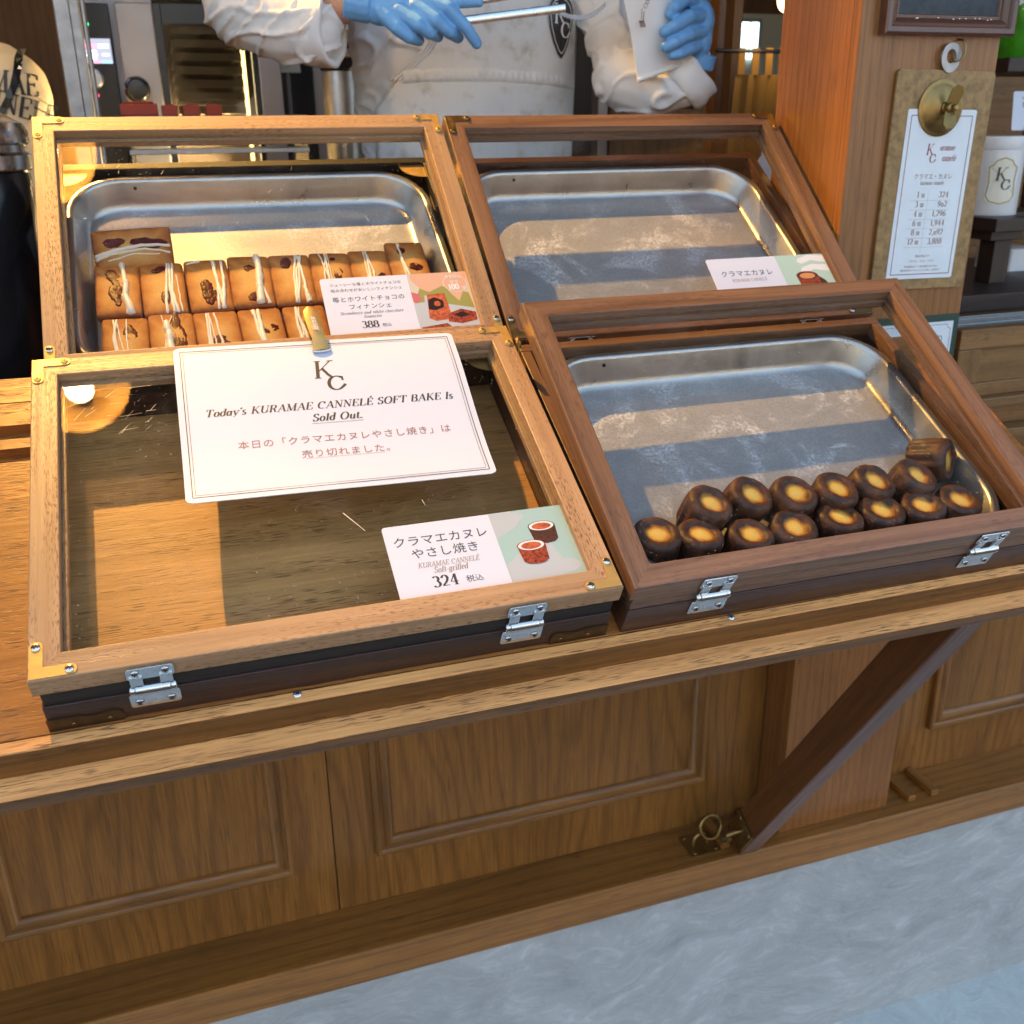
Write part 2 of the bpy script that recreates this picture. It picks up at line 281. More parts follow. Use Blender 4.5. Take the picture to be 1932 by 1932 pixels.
# ------------------------------------------------------------------ mesh builder
class MB:
    def __init__(s): s.v = []; s.f = []; s.uv = []; s.mi = []
    def face(s, pts, uvs=None, m=0):
        i = len(s.v); s.v += [tuple(p) for p in pts]; s.f.append(list(range(i, i + len(pts)))); s.mi.append(m)
        s.uv.append(uvs or [(p[0], p[1]) for p in pts])
    def box(s, a, b, g=0, m=0, T=None):
        (x0, y0, z0), (x1, y1, z1) = a, b
        c = [Vector((x, y, z)) for z in (z0, z1) for y in (y0, y1) for x in (x0, x1)]
        ou, ov = random.random() * 5, random.random() * 5
        for q, ax in (((0, 2, 3, 1), 2), ((4, 5, 7, 6), 2), ((0, 1, 5, 4), 1), ((2, 6, 7, 3), 1), ((0, 4, 6, 2), 0), ((1, 3, 7, 5), 0)):
            pts = [c[k] for k in q]; o = [k for k in range(3) if k != ax]
            if ax == g: uvs = [(ou + p[o[0]] * 0.08, ov + p[o[1]]) for p in pts]
            else:
                oth = [k for k in o if k != g][0]; uvs = [(ou + p[g], ov + p[oth] + 0.37 * ax) for p in pts]
            s.face([T @ p for p in pts] if T else pts, uvs, m)
    def prism(s, poly, z0, z1, g=(1, 0), m=0, T=None, bottom=True):
        """poly: counter-clockwise (x, y); extruded along z; g is the grain direction"""
        gv = Vector(g).normalized(); pv = Vector((-gv.y, gv.x)); ou, ov = random.random() * 5, random.random() * 5
        tf = (lambda p: T @ Vector(p)) if T else (lambda p: Vector(p))
        U = lambda p: (ou + Vector(p).dot(gv), ov + Vector(p).dot(pv))
        s.face([tf((x, y, z1)) for x, y in poly], [U(p) for p in poly], m)
        if bottom: s.face([tf((x, y, z0)) for x, y in reversed(poly)], [U(p) for p in reversed(poly)], m)
        for k in range(len(poly)):
            p, q = poly[k], poly[(k + 1) % len(poly)]; e = (Vector(q) - Vector(p))
            if e.length < 1e-9: continue
            al = abs(e.normalized().dot(gv)) > 0.6
            pts = [(p[0], p[1], z0), (q[0], q[1], z0), (q[0], q[1], z1), (p[0], p[1], z1)]
            uvs = [((U(t)[0], ov + 0.5 + t[2]) if al else (ou + t[2] * 0.1, U(t)[1])) for t in [(a[0], a[1], a[2]) for a in pts]] if False else [((ou + Vector(a[:2]).dot(gv), ov + 0.5 + a[2]) if al else (ou + a[2] * 0.1, ov + Vector(a[:2]).dot(pv))) for a in pts]
            s.face([tf(t) for t in pts], uvs, m)
    def loft(s, rings, m=0, closed=True, cap0=True, cap1=True):
        n = len(rings[0]); i = len(s.v)
        for r in rings: s.v += [tuple(p) for p in r]
        for a in range(len(rings) - 1):
            for k in range(n if closed else n - 1):
                k2 = (k + 1) % n
                s.f.append([i + a * n + k, i + a * n + k2, i + (a + 1) * n + k2, i + (a + 1) * n + k]); s.mi.append(m)
                s.uv.append([(k / n, a * .05), ((k + 1) / n, a * .05), ((k + 1) / n, a * .05 + .05), (k / n, a * .05 + .05)])
        if cap0: s.f.append([i + k for k in reversed(range(n))]); s.mi.append(m); s.uv.append([(0, 0)] * n)
        if cap1: s.f.append([i + (len(rings) - 1) * n + k for k in range(n)]); s.mi.append(m); s.uv.append([(0, 0)] * n)
    def tube(s, pts, r, n=10, m=0, flat=None):
        pts = [Vector(p) for p in pts]; rs = r if isinstance(r, (list, tuple)) else [r] * len(pts)
        rings = []; up = Vector((0.13, 0.21, 0.97))
        for k, p in enumerate(pts):
            t = (pts[min(k + 1, len(pts) - 1)] - pts[max(k - 1, 0)]).normalized()
            a = t.cross(up)
            if a.length < 0.05: a = t.cross(Vector((1, 0, 0)))
            a.normalize(); b = a.cross(t)
            rings.append([p + (a * cos(2 * pi * q / n) + b * sin(2 * pi * q / n) * (flat or 1.0)) * rs[k] for q in range(n)])
        s.loft(rings, m)
    def lathe(s, prof, n=32, m=0, T=None, cap0=True, cap1=True):
        rings = [[(T @ Vector((r * cos(2 * pi * k / n), r * sin(2 * pi * k / n), z))) if T else Vector((r * cos(2 * pi * k / n), r * sin(2 * pi * k / n), z)) for k in range(n)] for r, z in prof]
        s.loft(rings, m, True, cap0, cap1)
    def ball(s, c, r, n=12, m=0, sc=(1, 1, 1), R=None):
        rings = []
        for a in range(1, n):
            t = pi * a / n
            ring = []
            for k in range(n * 2):
                p = Vector((sin(t) * cos(pi * k / n) * r * sc[0], sin(t) * sin(pi * k / n) * r * sc[1], -cos(t) * r * sc[2]))
                ring.append(Vector(c) + (R @ p if R else p))
            rings.append(ring)
        s.loft(rings, m)
    def add(s, o, T=None, m=None):
        i = len(s.v); s.v += [tuple(T @ Vector(p)) if T else p for p in o.v]
        s.f += [[i + k for k in f] for f in o.f]; s.uv += o.uv; s.mi += (o.mi if m is None else [m] * len(o.mi))
    def build(s, name, mats, parent=None, smooth=None, bevel=0.0, seg=2, loc=None, rot=None):
        me = bpy.data.meshes.new(name); me.from_pydata(s.v, [], s.f)
        for x in (mats if isinstance(mats, (list, tuple)) else [mats]): me.materials.append(M[x] if isinstance(x, str) else x)
        ul = me.uv_layers.new(name='UVMap'); k = 0
        for fu in s.uv:
            for t in fu: ul.data[k].uv = (t[0], t[1]); k += 1
        me.polygons.foreach_set('material_index', s.mi)
        bm = bmesh.new(); bm.from_mesh(me); bmesh.ops.remove_doubles(bm, verts=bm.verts, dist=1e-6); bmesh.ops.recalc_face_normals(bm, faces=bm.faces); bm.to_mesh(me); bm.free()
        if smooth is not None:
            me.shade_smooth(); me.set_sharp_from_angle(angle=radians(smooth))
        me.validate(); me.update()
        o = bpy.data.objects.new(name, me); COL.objects.link(o)
        if parent: o.parent = parent
        if loc is not None: o.location = loc
        if rot is not None: o.rotation_euler = rot
        if bevel:
            b = o.modifiers.new('bevel', 'BEVEL'); b.width = bevel; b.segments = seg; b.limit_method = 'ANGLE'; b.angle_limit = radians(40); b.harden_normals = False
        return o
def tag(o, label=None, cat=None, group=None, kind=None):
    if label: o['label'] = label
    if cat: o['category'] = cat
    if group: o['group'] = group
    if kind: o['kind'] = kind
    return o
def empty(name, loc=(0, 0, 0), rot=(0, 0, 0), label=None, cat=None, group=None):
    o = bpy.data.objects.new(name, None); o.empty_display_size = 0.03; COL.objects.link(o); o.location = loc; o.rotation_euler = rot
    return tag(o, label, cat, group)
def copy_tree(o, parent=None):
    c = o.copy(); COL.objects.link(c); c.parent = parent
    for ch in list(o.children): copy_tree(ch, c)
    return c
def frame_between(a, b):
    """matrix whose z axis runs from a to b"""
    z = (Vector(b) - Vector(a)).normalized(); x = Vector((0, 0, 1)).cross(z)
    if x.length < 1e-4: x = Vector((1, 0, 0))
    x.normalize(); y = z.cross(x); Mx = Matrix((x, y, z)).transposed().to_4x4(); Mx.translation = Vector(a); return Mx
S = 0.4921894
def SL(x, v, w_, s=S): return Vector((x, v * cos(s) - w_ * sin(s), v * sin(s) + w_ * cos(s)))
# ------------------------------------------------------------------ lettering: a high-contrast serif stroke alphabet
def A_(cx, cy, rx, ry, a0, a1, n=14):
    return [(cx + rx * cos(radians(a0 + (a1 - a0) * i / n)), cy + ry * sin(radians(a0 + (a1 - a0) * i / n))) for i in range(n + 1)]
X = 0.64
GL = {
'A': (.76, [(.3, [(.09, 0), (.38, 1)]), (1, [(.38, 1), (.67, 0)]), (1, [(.2, .34), (.55, .34)])], [(.09, 0), (.67, 0)]),
'B': (.68, [(1, [(.16, 0), (.16, 1)]), (1, [(.1, 1), (.36, 1)] + A_(.36, .76, .19, .24, 90, -90) + [(.16, .52)]), (1, [(.36, .52)] + A_(.38, .26, .22, .26, 90, -90) + [(.1, 0)])], []),
'C': (.74, [(1, [(.64, .76)] + A_(.4, .5, .3, .5, 55, 305)), (.6, [(.65, .98), (.65, .7)])], []),
'E': (.66, [(1, [(.16, 0), (.16, 1)]), (1, [(.08, 1), (.56, 1)]), (1, [(.16, .52), (.44, .52)]), (1, [(.08, 0), (.6, 0)]), (.5, [(.56, 1), (.56, .78)]), (.5, [(.6, 0), (.6, .24)]), (.4, [(.44, .42), (.44, .62)])], []),
'F': (.62, [(1, [(.16, 0), (.16, 1)]), (1, [(.08, 1), (.56, 1)]), (1, [(.16, .5), (.44, .5)]), (.5, [(.56, 1), (.56, .76)]), (.4, [(.44, .4), (.44, .6)])], [(.16, 0)]),
'I': (.34, [(1, [(.17, 0), (.17, 1)])], [(.17, 0), (.17, 1)]),
'K': (.76, [(1, [(.16, 0), (.16, 1)]), (.3, [(.18, .36), (.6, 1)]), (1, [(.32, .55), (.66, 0)])], [(.16, 0), (.16, 1), (.6, 1), (.66, 0)]),
'L': (.62, [(1, [(.16, 0), (.16, 1)]), (1, [(.08, 0), (.56, 0)]), (.5, [(.56, 0), (.56, .26)])], [(.16, 1)]),
'M': (.92, [(.3, [(.14, 0), (.14, 1)]), (1, [(.14, 1), (.44, .02)]), (.3, [(.44, .02), (.76, 1)]), (1, [(.76, 1), (.76, 0)])], [(.14, 0), (.76, 0), (.1, 1), (.8, 1)]),
'N': (.78, [(.3, [(.15, 0), (.15, 1)]), (1, [(.15, 1), (.63, .02)]), (.3, [(.63, 0), (.63, 1)])], [(.15, 0), (.1, 1), (.63, 1)]),
'O': (.8, [(1, A_(.4, .5, .31, .51, 0, 360, 26))], []),
'R': (.72, [(1, [(.16, 0), (.16, 1)]), (1, [(.1, 1), (.36, 1)] + A_(.36, .75, .2, .25, 90, -90) + [(.16, .5)]), (1, [(.36, .5), (.5, .3), (.54, .06), (.66, .0)])], [(.16, 0)]),
'S': (.58, [(1, A_(.29, .75, .19, .26, 30, 200, 10) + [(.2, .6), (.4, .44)] + A_(.29, .26, .2, .27, 40, -160, 10)), (.5, [(.46, 1), (.46, .76)]), (.5, [(.09, .02), (.09, .26)])], []),
'T': (.68, [(1, [(.34, 0), (.34, 1)]), (1, [(.06, 1), (.62, 1)]), (.5, [(.06, 1), (.06, .76)]), (.5, [(.62, 1), (.62, .76)])], [(.34, 0)]),
'U': (.76, [(1, [(.16, 1), (.16, .32)] + A_(.39, .3, .23, .31, 180, 360)), (.3, [(.62, .3), (.62, 1)])], [(.16, 1), (.62, 1)]),
'a': (.52, [(1, A_(.22, .31, .16, .32, 40, 320)), (1, [(.39, X), (.39, .12), (.43, .02), (.5, .06)])], []),
'b': (.54, [(1, [(.13, 1), (.13, 0)]), (1, A_(.29, .31, .18, .32, 150, -150))], []),
'c': (.46, [(1, A_(.26, .31, .18, .33, 45, 310))], []),
'd': (.54, [(1, A_(.24, .31, .17, .32, 30, 330)), (1, [(.41, 1), (.41, 0)])], [(.37, 1)]),
'e': (.48, [(1, [(.09, .34), (.42, .34)] + A_(.26, .32, .17, .32, 8, 310))], []),
'f': (.34, [(1, [(.15, 0), (.15, .82)] + A_(.28, .84, .13, .16, 180, 50)), (1, [(.04, X), (.3, X)])], [(.15, 0)]),
'g': (.52, [(1, A_(.24, .36, .16, .28, 0, 360, 20)), (1, [(.18, .1), (.12, 0), (.36, -.03)] + A_(.26, -.15, .18, .12, 60, -200)), (1, [(.36, .56), (.5, .62)])], []),
'h': (.56, [(1, [(.14, 1), (.14, 0)]), (.5, [(.14, .45), (.2, .58)]), (1, A_(.29, .44, .13, .2, 130, 0) + [(.42, 0)])], [(.14, 0), (.42, 0)]),
'i': (.3, [(1, [(.15, X), (.15, 0)]), (1.5, [(.15, .84), (.15, .93)])], [(.15, 0)]),
'k': (.56, [(1, [(.14, 1), (.14, 0)]), (.3, [(.15, .25), (.42, X)]), (1, [(.24, .36), (.46, 0)])], [(.14, 0), (.46, 0)]),
'l': (.3, [(1, [(.15, 1), (.15, 0)])], [(.15, 0)]),
'm': (.82, [(1, [(.12, X), (.12, 0)]), (1, A_(.25, .44, .13, .2, 140, 0) + [(.38, 0)]), (1, A_(.51, .44, .13, .2, 150, 0) + [(.64, 0)])], [(.12, 0), (.38, 0), (.64, 0)]),
'n': (.56, [(1, [(.14, X), (.14, 0)]), (1, A_(.29, .44, .14, .2, 150, 0) + [(.43, 0)])], [(.14, 0), (.43, 0)]),
'o': (.52, [(1, A_(.26, .31, .18, .33, 0, 360, 22))], []),
'r': (.42, [(1, [(.14, X), (.14, 0)]), (1, A_(.3, .44, .15, .19, 150, 50))], [(.14, 0)]),
's': (.42, [(1, A_(.21, .48, .12, .16, 40, 210, 8) + [(.28, .27)] + A_(.2, .16, .13, .17, 40, -160, 8))], []),
't': (.36, [(1, [(.15, .84), (.15, .14)] + A_(.26, .14, .11, .14, 180, 300)), (1, [(.04, X), (.3, X)])], []),
'u': (.56, [(1, [(.13, X), (.13, .2)] + A_(.27, .2, .14, .2, 180, 350)), (1, [(.43, X), (.43, 0)])], [(.43, 0)]),
'w': (.74, [(1, [(.08, X), (.24, 0)]), (.3, [(.24, 0), (.38, X)]), (1, [(.38, X), (.53, 0)]), (.3, [(.53, 0), (.67, X)])], [(.08, X), (.67, X)]),
'y': (.54, [(1, [(.09, X), (.28, 0)]), (.3, [(.47, X), (.28, 0), (.2, -.22), (.08, -.24)])], [(.09, X), (.47, X)]),
"'": (.2, [(1, [(.12, 1), (.08, .8)])], []), '.': (.24, [(1.6, [(.1, 0), (.1, .09)])], []), ',': (.22, [(1.2, [(.11, .08), (.06, -.14)])], []),
'-': (.36, [(1.4, [(.05, .3), (.3, .3)])], []), ' ': (.34, [], []),
'0': (.58, [(1, A_(.29, .5, .2, .51, 0, 360, 24))], []), '1': (.46, [(1, [(.25, 0), (.25, 1)]), (.4, [(.25, 1), (.1, .86)])], [(.25, 0)]),
'2': (.56, [(1, A_(.27, .72, .18, .28, 170, -20, 12) + [(.36, .4), (.08, .03)]), (1.6, [(.08, .03), (.5, .03)])], []),
'3': (.54, [(1, A_(.24, .75, .17, .25, 150, -80, 12)), (1, A_(.24, .26, .21, .27, 80, -150, 12))], []),
'4': (.58, [(1, [(.38, 0), (.38, 1)]), (.4, [(.38, 1), (.06, .3)]), (1, [(.06, .3), (.54, .3)])], [(.38, 0)]),
'6': (.56, [(1, A_(.29, .3, .2, .31, 0, 360, 20)), (1, [(.1, .34), (.14, .66), (.3, .92), (.44, .98)])], []),
'8': (.56, [(1, A_(.28, .75, .17, .25, 0, 360, 20)), (1, A_(.28, .26, .21, .27, 0, 360, 20))], []),
'9': (.56, [(1, A_(.27, .69, .2, .31, 0, 360, 20)), (1, [(.46, .66), (.42, .34), (.26, .08), (.12, .02)])], []),
}
GL['É'] = (GL['E'][0], GL['E'][1] + [(.8, [(.28, 1.1), (.44, 1.3)])], []); GL['é'] = (GL['e'][0], GL['e'][1] + [(.6, [(.22, .76), (.36, .96)])], [])
def stroke(mb, pts, thick, thin, k, T, m):
    n = len(pts)
    L = []; R = []
    for i in range(n):
        a, b = pts[max(i - 1, 0)], pts[min(i + 1, n - 1)]
        tx, ty = b[0] - a[0], b[1] - a[1]; d = hypot(tx, ty) or 1; tx /= d; ty /= d
        hw = (thin + (thick * k - thin) * abs(ty) ** 1.6) / 2 if k >= 1 else max(thin, thick * k * abs(ty) + thin * (1 - abs(ty))) / 2
        L.append((pts[i][0] - ty * hw, pts[i][1] + tx * hw)); R.append((pts[i][0] + ty * hw, pts[i][1] - tx * hw))
    for i in range(n - 1):
        mb.face([T(R[i]), T(R[i + 1]), T(L[i + 1]), T(L[i])], None, m)
def text(mb, s, x, y, size, align='c', shear=0.0, thick=.15, thin=.045, sp=.0, m=0, z=0.0, ang=0.0, wide=1.0):
    tot = sum(GL.get(c, GL['o'])[0] * wide + sp for c in s) - sp
    ox = {'c': -tot / 2, 'l': 0, 'r': -tot}[align]
    ca, sa = cos(ang), sin(ang)
    for c in s:
        wd, st, se = GL.get(c, GL['o'])
        def T(p, ox=ox):
            px = (ox + p[0] * wide + p[1] * shear) * size; py = p[1] * size
            return (x + px * ca - py * sa, y + px * sa + py * ca, z)
        for k, pts in st: stroke(mb, pts, thick, thin, k, T, m)
        for q in se: stroke(mb, [(q[0] - .12, q[1]), (q[0] + .12, q[1])], thick, thin * 1.2, 1, T, m)
        ox += wd * wide + sp
    return tot * size
def jtext(mb, s, x, y, size, align='c', m=0, z=0.0, sp=1.0, ang=0.0, wx=1.0):
    cu = bpy.data.curves.new('t', 'FONT'); cu.body = s; cu.size = size; cu.space_character = sp; cu.resolution_u = 3
    o = bpy.data.objects.new('t', cu); COL.objects.link(o)
    dg = bpy.context.evaluated_depsgraph_get(); dg.update(); me = bpy.data.meshes.new_from_object(o.evaluated_get(dg))
    vs = [v.co.copy() for v in me.vertices]
    if vs:
        x0 = min(v.x for v in vs); x1 = max(v.x for v in vs); sh = {'c': -(x0 + x1) / 2, 'l': -x0, 'r': -x1}[align]
        ca, sa = cos(ang), sin(ang)
        for p in me.polygons:
            q = [((vs[i].x + sh) * wx, vs[i].y) for i in p.vertices]
            mb.face([(x + a * ca - b * sa, y + a * sa + b * ca, z) for a, b in q], None, m)
    bpy.data.objects.remove(o); bpy.data.curves.remove(cu); bpy.data.meshes.remove(me)
def logo(mb, x, y, h, m=0, z=0.0, shear=0.08):
    """K with a swash C hooked under its leg"""
    def T(p): return (x + (p[0] + p[1] * shear) * h, y + p[1] * h, z)
    st = [(1, [(-.30, -.05), (-.30, .62)]), (.3, [(-.26, .22), (.06, .62)]), (1, [(-.18, .33), (.0, .05), (.12, -.06)]),
          (1, A_(.20, -.27, .21, .26, 48, 318, 22) + [(.42, -.38), (.44, -.33)]), (.6, [(.30, -.03), (.36, -.04), (.38, -.18)])]
    for k, pts in st: stroke(mb, pts, .10, .03, k, T, m)
    for q in [(-.30, -.05), (-.30, .62), (.06, .62)]: stroke(mb, [(q[0] - .09, q[1]), (q[0] + .09, q[1])], .1, .03, 1, T, m)
def rrect(x0, x1, y0, y1, r, n=6):
    p = []
    for cx, cy, a in ((x1 - r, y0 + r, -90), (x1 - r, y1 - r, 0), (x0 + r, y1 - r, 90), (x0 + r, y0 + r, 180)):
        p += [(cx + r * cos(radians(a + 90 * i / n)), cy + r * sin(radians(a + 90 * i / n))) for i in range(n + 1)]
    return p
def outline(mb, poly, wd, m=0, z=0.0):
    n = len(poly); P = [Vector(p) for p in poly]; inn = []
    for i in range(n):
        a, b, c = P[i - 1], P[i], P[(i + 1) % n]
        e1 = (b - a); e2 = (c - b)
        if e1.length < 1e-9 or e2.length < 1e-9: inn.append(b); continue
        e1.normalize(); e2.normalize(); n1 = Vector((-e1.y, e1.x)); n2 = Vector((-e2.y, e2.x)); nn = n1 + n2
        inn.append(b + nn * (wd / max(0.3, nn.dot(n1))))
    for i in range(n):
        j = (i + 1) % n
        mb.face([(*P[i], z), (*P[j], z), (*inn[j], z), (*inn[i], z)], None, m)
def ell(mb, cx, cy, rx, ry, m, z, n=28, ang=0.0, a0=0, a1=360):
    ca, sa = cos(ang), sin(ang)
    pts = [(rx * cos(radians(a0 + (a1 - a0) * i / n)), ry * sin(radians(a0 + (a1 - a0) * i / n))) for i in range(n)]
    mb.face([(cx + p * ca - q * sa, cy + p * sa + q * ca, z) for p, q in pts], None, m)
def poly2(mb, pts, m, z): mb.face([(p[0], p[1], z) for p in pts], None, m)
def screw(mb, c, r, n, T=None, m=0, md=1):
    """pan-head screw with a dark cross recess; n is the local z of the surface"""
    K = Matrix.Translation(Vector(c)); K = (T @ K) if T else K
    mb.lathe([(r, 0), (r, r * .18), (r * .8, r * .4), (r * .3, r * .5)], 16, m, K)
    a = random.random() * pi
    for d in (0, pi / 2):
        u = Vector((cos(a + d), sin(a + d), 0)); v2 = Vector((-u.y, u.x, 0)); z = r * .52
        mb.face([K @ (u * x * r * .6 + v2 * y * r * .13 + Vector((0, 0, z + d * 0.00003))) for x, y in ((-1, -1), (1, -1), (1, 1), (-1, 1))], None, md)
def at_sl(px, py, w_, s=S):
    """(x, v) on the inclined plane at height w_ seen at a photograph pixel"""
    d = CR @ Vector(((px - 966) / 1932 / FPX, -(py - 966) / 1932 / FPX, -1.0)); n = SL(0, 0, 1, s)
    p = CAM + d * ((w_ - n.dot(CAM)) / n.dot(d)); return p.x, p.dot(SL(0, 1, 0, s))
# ================================================================== setting
FLOOR = -1.265
mb = MB(); mb.box((-40, -60, FLOOR - 0.2), (40, 12, FLOOR - .004)); tag(mb.build('street', 'asphalt'), kind='structure')
mb = MB(); mb.box((-12, -0.22, FLOOR - 0.15), (14, 0.455, FLOOR)); tag(mb.build('pavement', 'street'), kind='structure')
mb = MB(); mb.box((-1.5, 0.58, -0.76), (3.4, 3.3, -0.72)); tag(mb.build('shop_floor', 'interior'), kind='structure')
shop = empty('shop_building', (1.1, 0.5, FLOOR), label='wooden bakery shopfront with panelled base on a grey trowelled concrete plinth', cat='building')
def part(mb, name, mats, parent, **k):
    o = mb.build(name, mats, None, **k); o.parent = parent; o.matrix_parent_inverse = Matrix.Translation(-parent.location) if parent.type == 'EMPTY' and parent.rotation_euler[:] == (0, 0, 0) else Matrix()
    return o
mb = MB(); mb.box((-1.6, 0.447, FLOOR - .1), (3.5, 0.60, -0.862)); mb.box((-1.6, 0.4435, -0.862), (3.5, 0.60, -0.831)); part(mb, 'plinth', 'plinth', shop)
mb = MB(); mb.box((-1.6, 0.433, -0.831), (3.5, 0.575, -0.77), 0); part(mb, 'sill', 'oak_sill', shop, bevel=0.003)
PW = 0.533
mb = MB()
for a, b in ((-1.28, -0.262), (-0.2595, 0.2704), (0.2717, 1.03), (1.258, 2.05), (2.053, 3.4)): mb.box((a, PW, -0.77), (b, PW + .025, 0.075), 2)
mb.box((-1.3, PW + .026, -0.77), (3.4, PW + .034, 0.07), 0, 1); part(mb, 'panel_wall', ['oak_panel', 'dark'], shop, bevel=0.0012)
PROF = [(0, 0), (0, .011), (.003, .0135), (.0075, .0125), (.0100, .0085), (.0135, .0085), (.0165, .0125), (.021, .0135), (.026, .0105), (.030, .0045), (.032, 0)]
def moulding(name, x0, x1, z0, z1, Y, mat, parent, prof=PROF):
    mb = MB(); ou = random.random() * 4
    C = lambda d: [(x0 + d, z0 + d), (x1 - d, z0 + d), (x1 - d, z1 - d), (x0 + d, z1 - d)]
    for (d0, h0), (d1, h1) in zip(prof[:-1], prof[1:]):
        a, b = C(d0), C(d1)
        for k in range(4):
            j = (k + 1) % 4; al = (lambda p: p[0]) if k % 2 == 0 else (lambda p: p[1])
            mb.face([(a[k][0], Y - h0, a[k][1]), (a[j][0], Y - h0, a[j][1]), (b[j][0], Y - h1, b[j][1]), (b[k][0], Y - h1, b[k][1])],
                    [(ou + k + al(a[k]), d0), (ou + k + al(a[j]), d0), (ou + k + al(b[j]), d1 + .002), (ou + k + al(b[k]), d1 + .002)])
    return part(mb, name, mat, parent, smooth=50)
for x0, x1 in ((-0.82, -0.31), (-0.205, 0.209), (0.3345, 0.9155), (1.391, 1.98)):
    moulding('panel_moulding', x0, x1, -0.674, 0.04, PW - .0005, 'oak_panel', shop)
    mb = MB(); mb.box((x0 + .03, PW - .003, -0.644), (x1 - .03, PW + .001, 0.01), 2); part(mb, 'raised_panel', 'oak_panel', shop)
def pillar(x0, x1):
    mb = MB(); mb.box((x0, 0.46, -0.77), (x1, 0.478, 1.32), 2); mb.box((x0 + .0005, 0.4785, -0.77), (x1 - .0005, 0.645, 1.32), 2)
    return part(mb, 'pillar', 'pillar', shop, bevel=0.0015)
pillar(1.031, 1.260); pillar(-1.51, -1.28); pillar(2.75, 2.98)
mb = MB(); mb.box((-1.8, -0.16, 1.74), (3.7, 0.458, 1.80), 0); mb.box((-1.8, -0.18, 1.70), (3.7, -0.161, 1.84), 0); part(mb, 'eave', 'stand_dark', shop)
for x0, x1 in ((-9.0, -1.61), (3.51, 11.0)):
    mb = MB(); mb.box((x0, 0.46, FLOOR - .1), (x1, 0.64, 1.555)); part(mb, 'neighbour_wall', 'outer_wall', shop)
mb = MB(); mb.box((-1.6, 0.44, 1.32), (3.5, 0.66, 1.56), 0); part(mb, 'lintel', 'pillar', shop, bevel=0.003)
mb = MB(); mb.box((-9.0, 0.46, 1.56), (11.0, 0.64, 8.4)); part(mb, 'upper_wall', 'outer_wall', shop)
for x in (-1.58, 3.4):
    mb = MB(); mb.box((x, 0.6, -1.2), (x + .08, 3.4, 8.4)); part(mb, 'side_wall', 'interior', shop)
mb = MB(); mb.box((-1.5, 3.3, -1.2), (3.4, 3.4, 3.6), 2); part(mb, 'back_wall', 'interior', shop)
mb = MB(); mb.box((-1.5, 0.66, 2.35), (3.4, 3.3, 2.43)); part(mb, 'ceiling', 'plaster', shop)
mb = MB(); mb.box((-9.2, 0.1, 8.4), (11.2, 8.4, 8.55)); part(mb, 'roof', 'outer_wall', shop)
mb = MB(); mb.box((-1.5, 0.60, 0.062), (1.03, 0.98, 0.085), 0); mb.box((-1.5, 0.90, -0.72), (1.03, 0.93, 0.06), 2)
interior_counter = mb.build('service_counter', 'interior'); tag(interior_counter, 'brown wooden service counter inside the shop below the rear display boxes', 'counter')
ob = empty('opposite_building', (1.0, -10.2, FLOOR), label='pale plastered building across the street facing the shop', cat='building')
mb = MB(); mb.box((-15, -16, FLOOR - .1), (17, -10.2, 2.6)); part(mb, 'wall', 'pale_wall', ob)
for k in range(7):
    for zz in (0.2,):
        mb = MB(); mb.box((-12.4 + k * 4, -10.22, zz), (-10.8 + k * 4, -10.19, zz + 1.5)); part(mb, 'window', 'oven_glass', ob)
# ------------------------------------------------------------------ fold-down counter
ct = empty('fold_down_counter', SL(0, 0, -0.0734), (S, 0, 0), 'sloping oak fold down counter with stepped worn front lip carrying the display boxes', 'counter')
X0, X1 = -0.75, 1.13
mb = MB()
mb.box((X0, -0.003, -0.038), (X1, 0.318, 0), 0); mb.box((X0, 0.318, -0.038), (-0.012, 0.4465, -0.0135), 0)
for a, b in ((0.3195, 0.3200), (0.3370, 0.3515), (0.3720, 0.4062), (0.4075, 0.4465)): mb.box((X0, a, -0.0134), (-0.012, b, 0), 0)
mb.box((-0.0115, 0.3185, -0.038), (X1, 0.389, 0), 0)
mb.build('board', 'oak', ct, bevel=0.0012)
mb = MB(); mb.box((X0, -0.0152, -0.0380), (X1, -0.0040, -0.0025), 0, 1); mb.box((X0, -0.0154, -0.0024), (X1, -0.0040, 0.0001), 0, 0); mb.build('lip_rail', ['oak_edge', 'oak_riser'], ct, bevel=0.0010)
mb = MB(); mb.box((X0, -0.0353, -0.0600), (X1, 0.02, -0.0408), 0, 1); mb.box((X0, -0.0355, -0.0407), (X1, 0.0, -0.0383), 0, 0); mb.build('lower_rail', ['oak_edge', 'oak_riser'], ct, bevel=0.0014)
for px, py in ((561, 1310), (1379, 1165)):
    x, v = at_sl(px, py, -0.0734); mb = MB(); screw(mb, (x, v, 0.0002), 0.0036, 0); mb.build('screw', ['steel', 'dark'], ct, smooth=40)
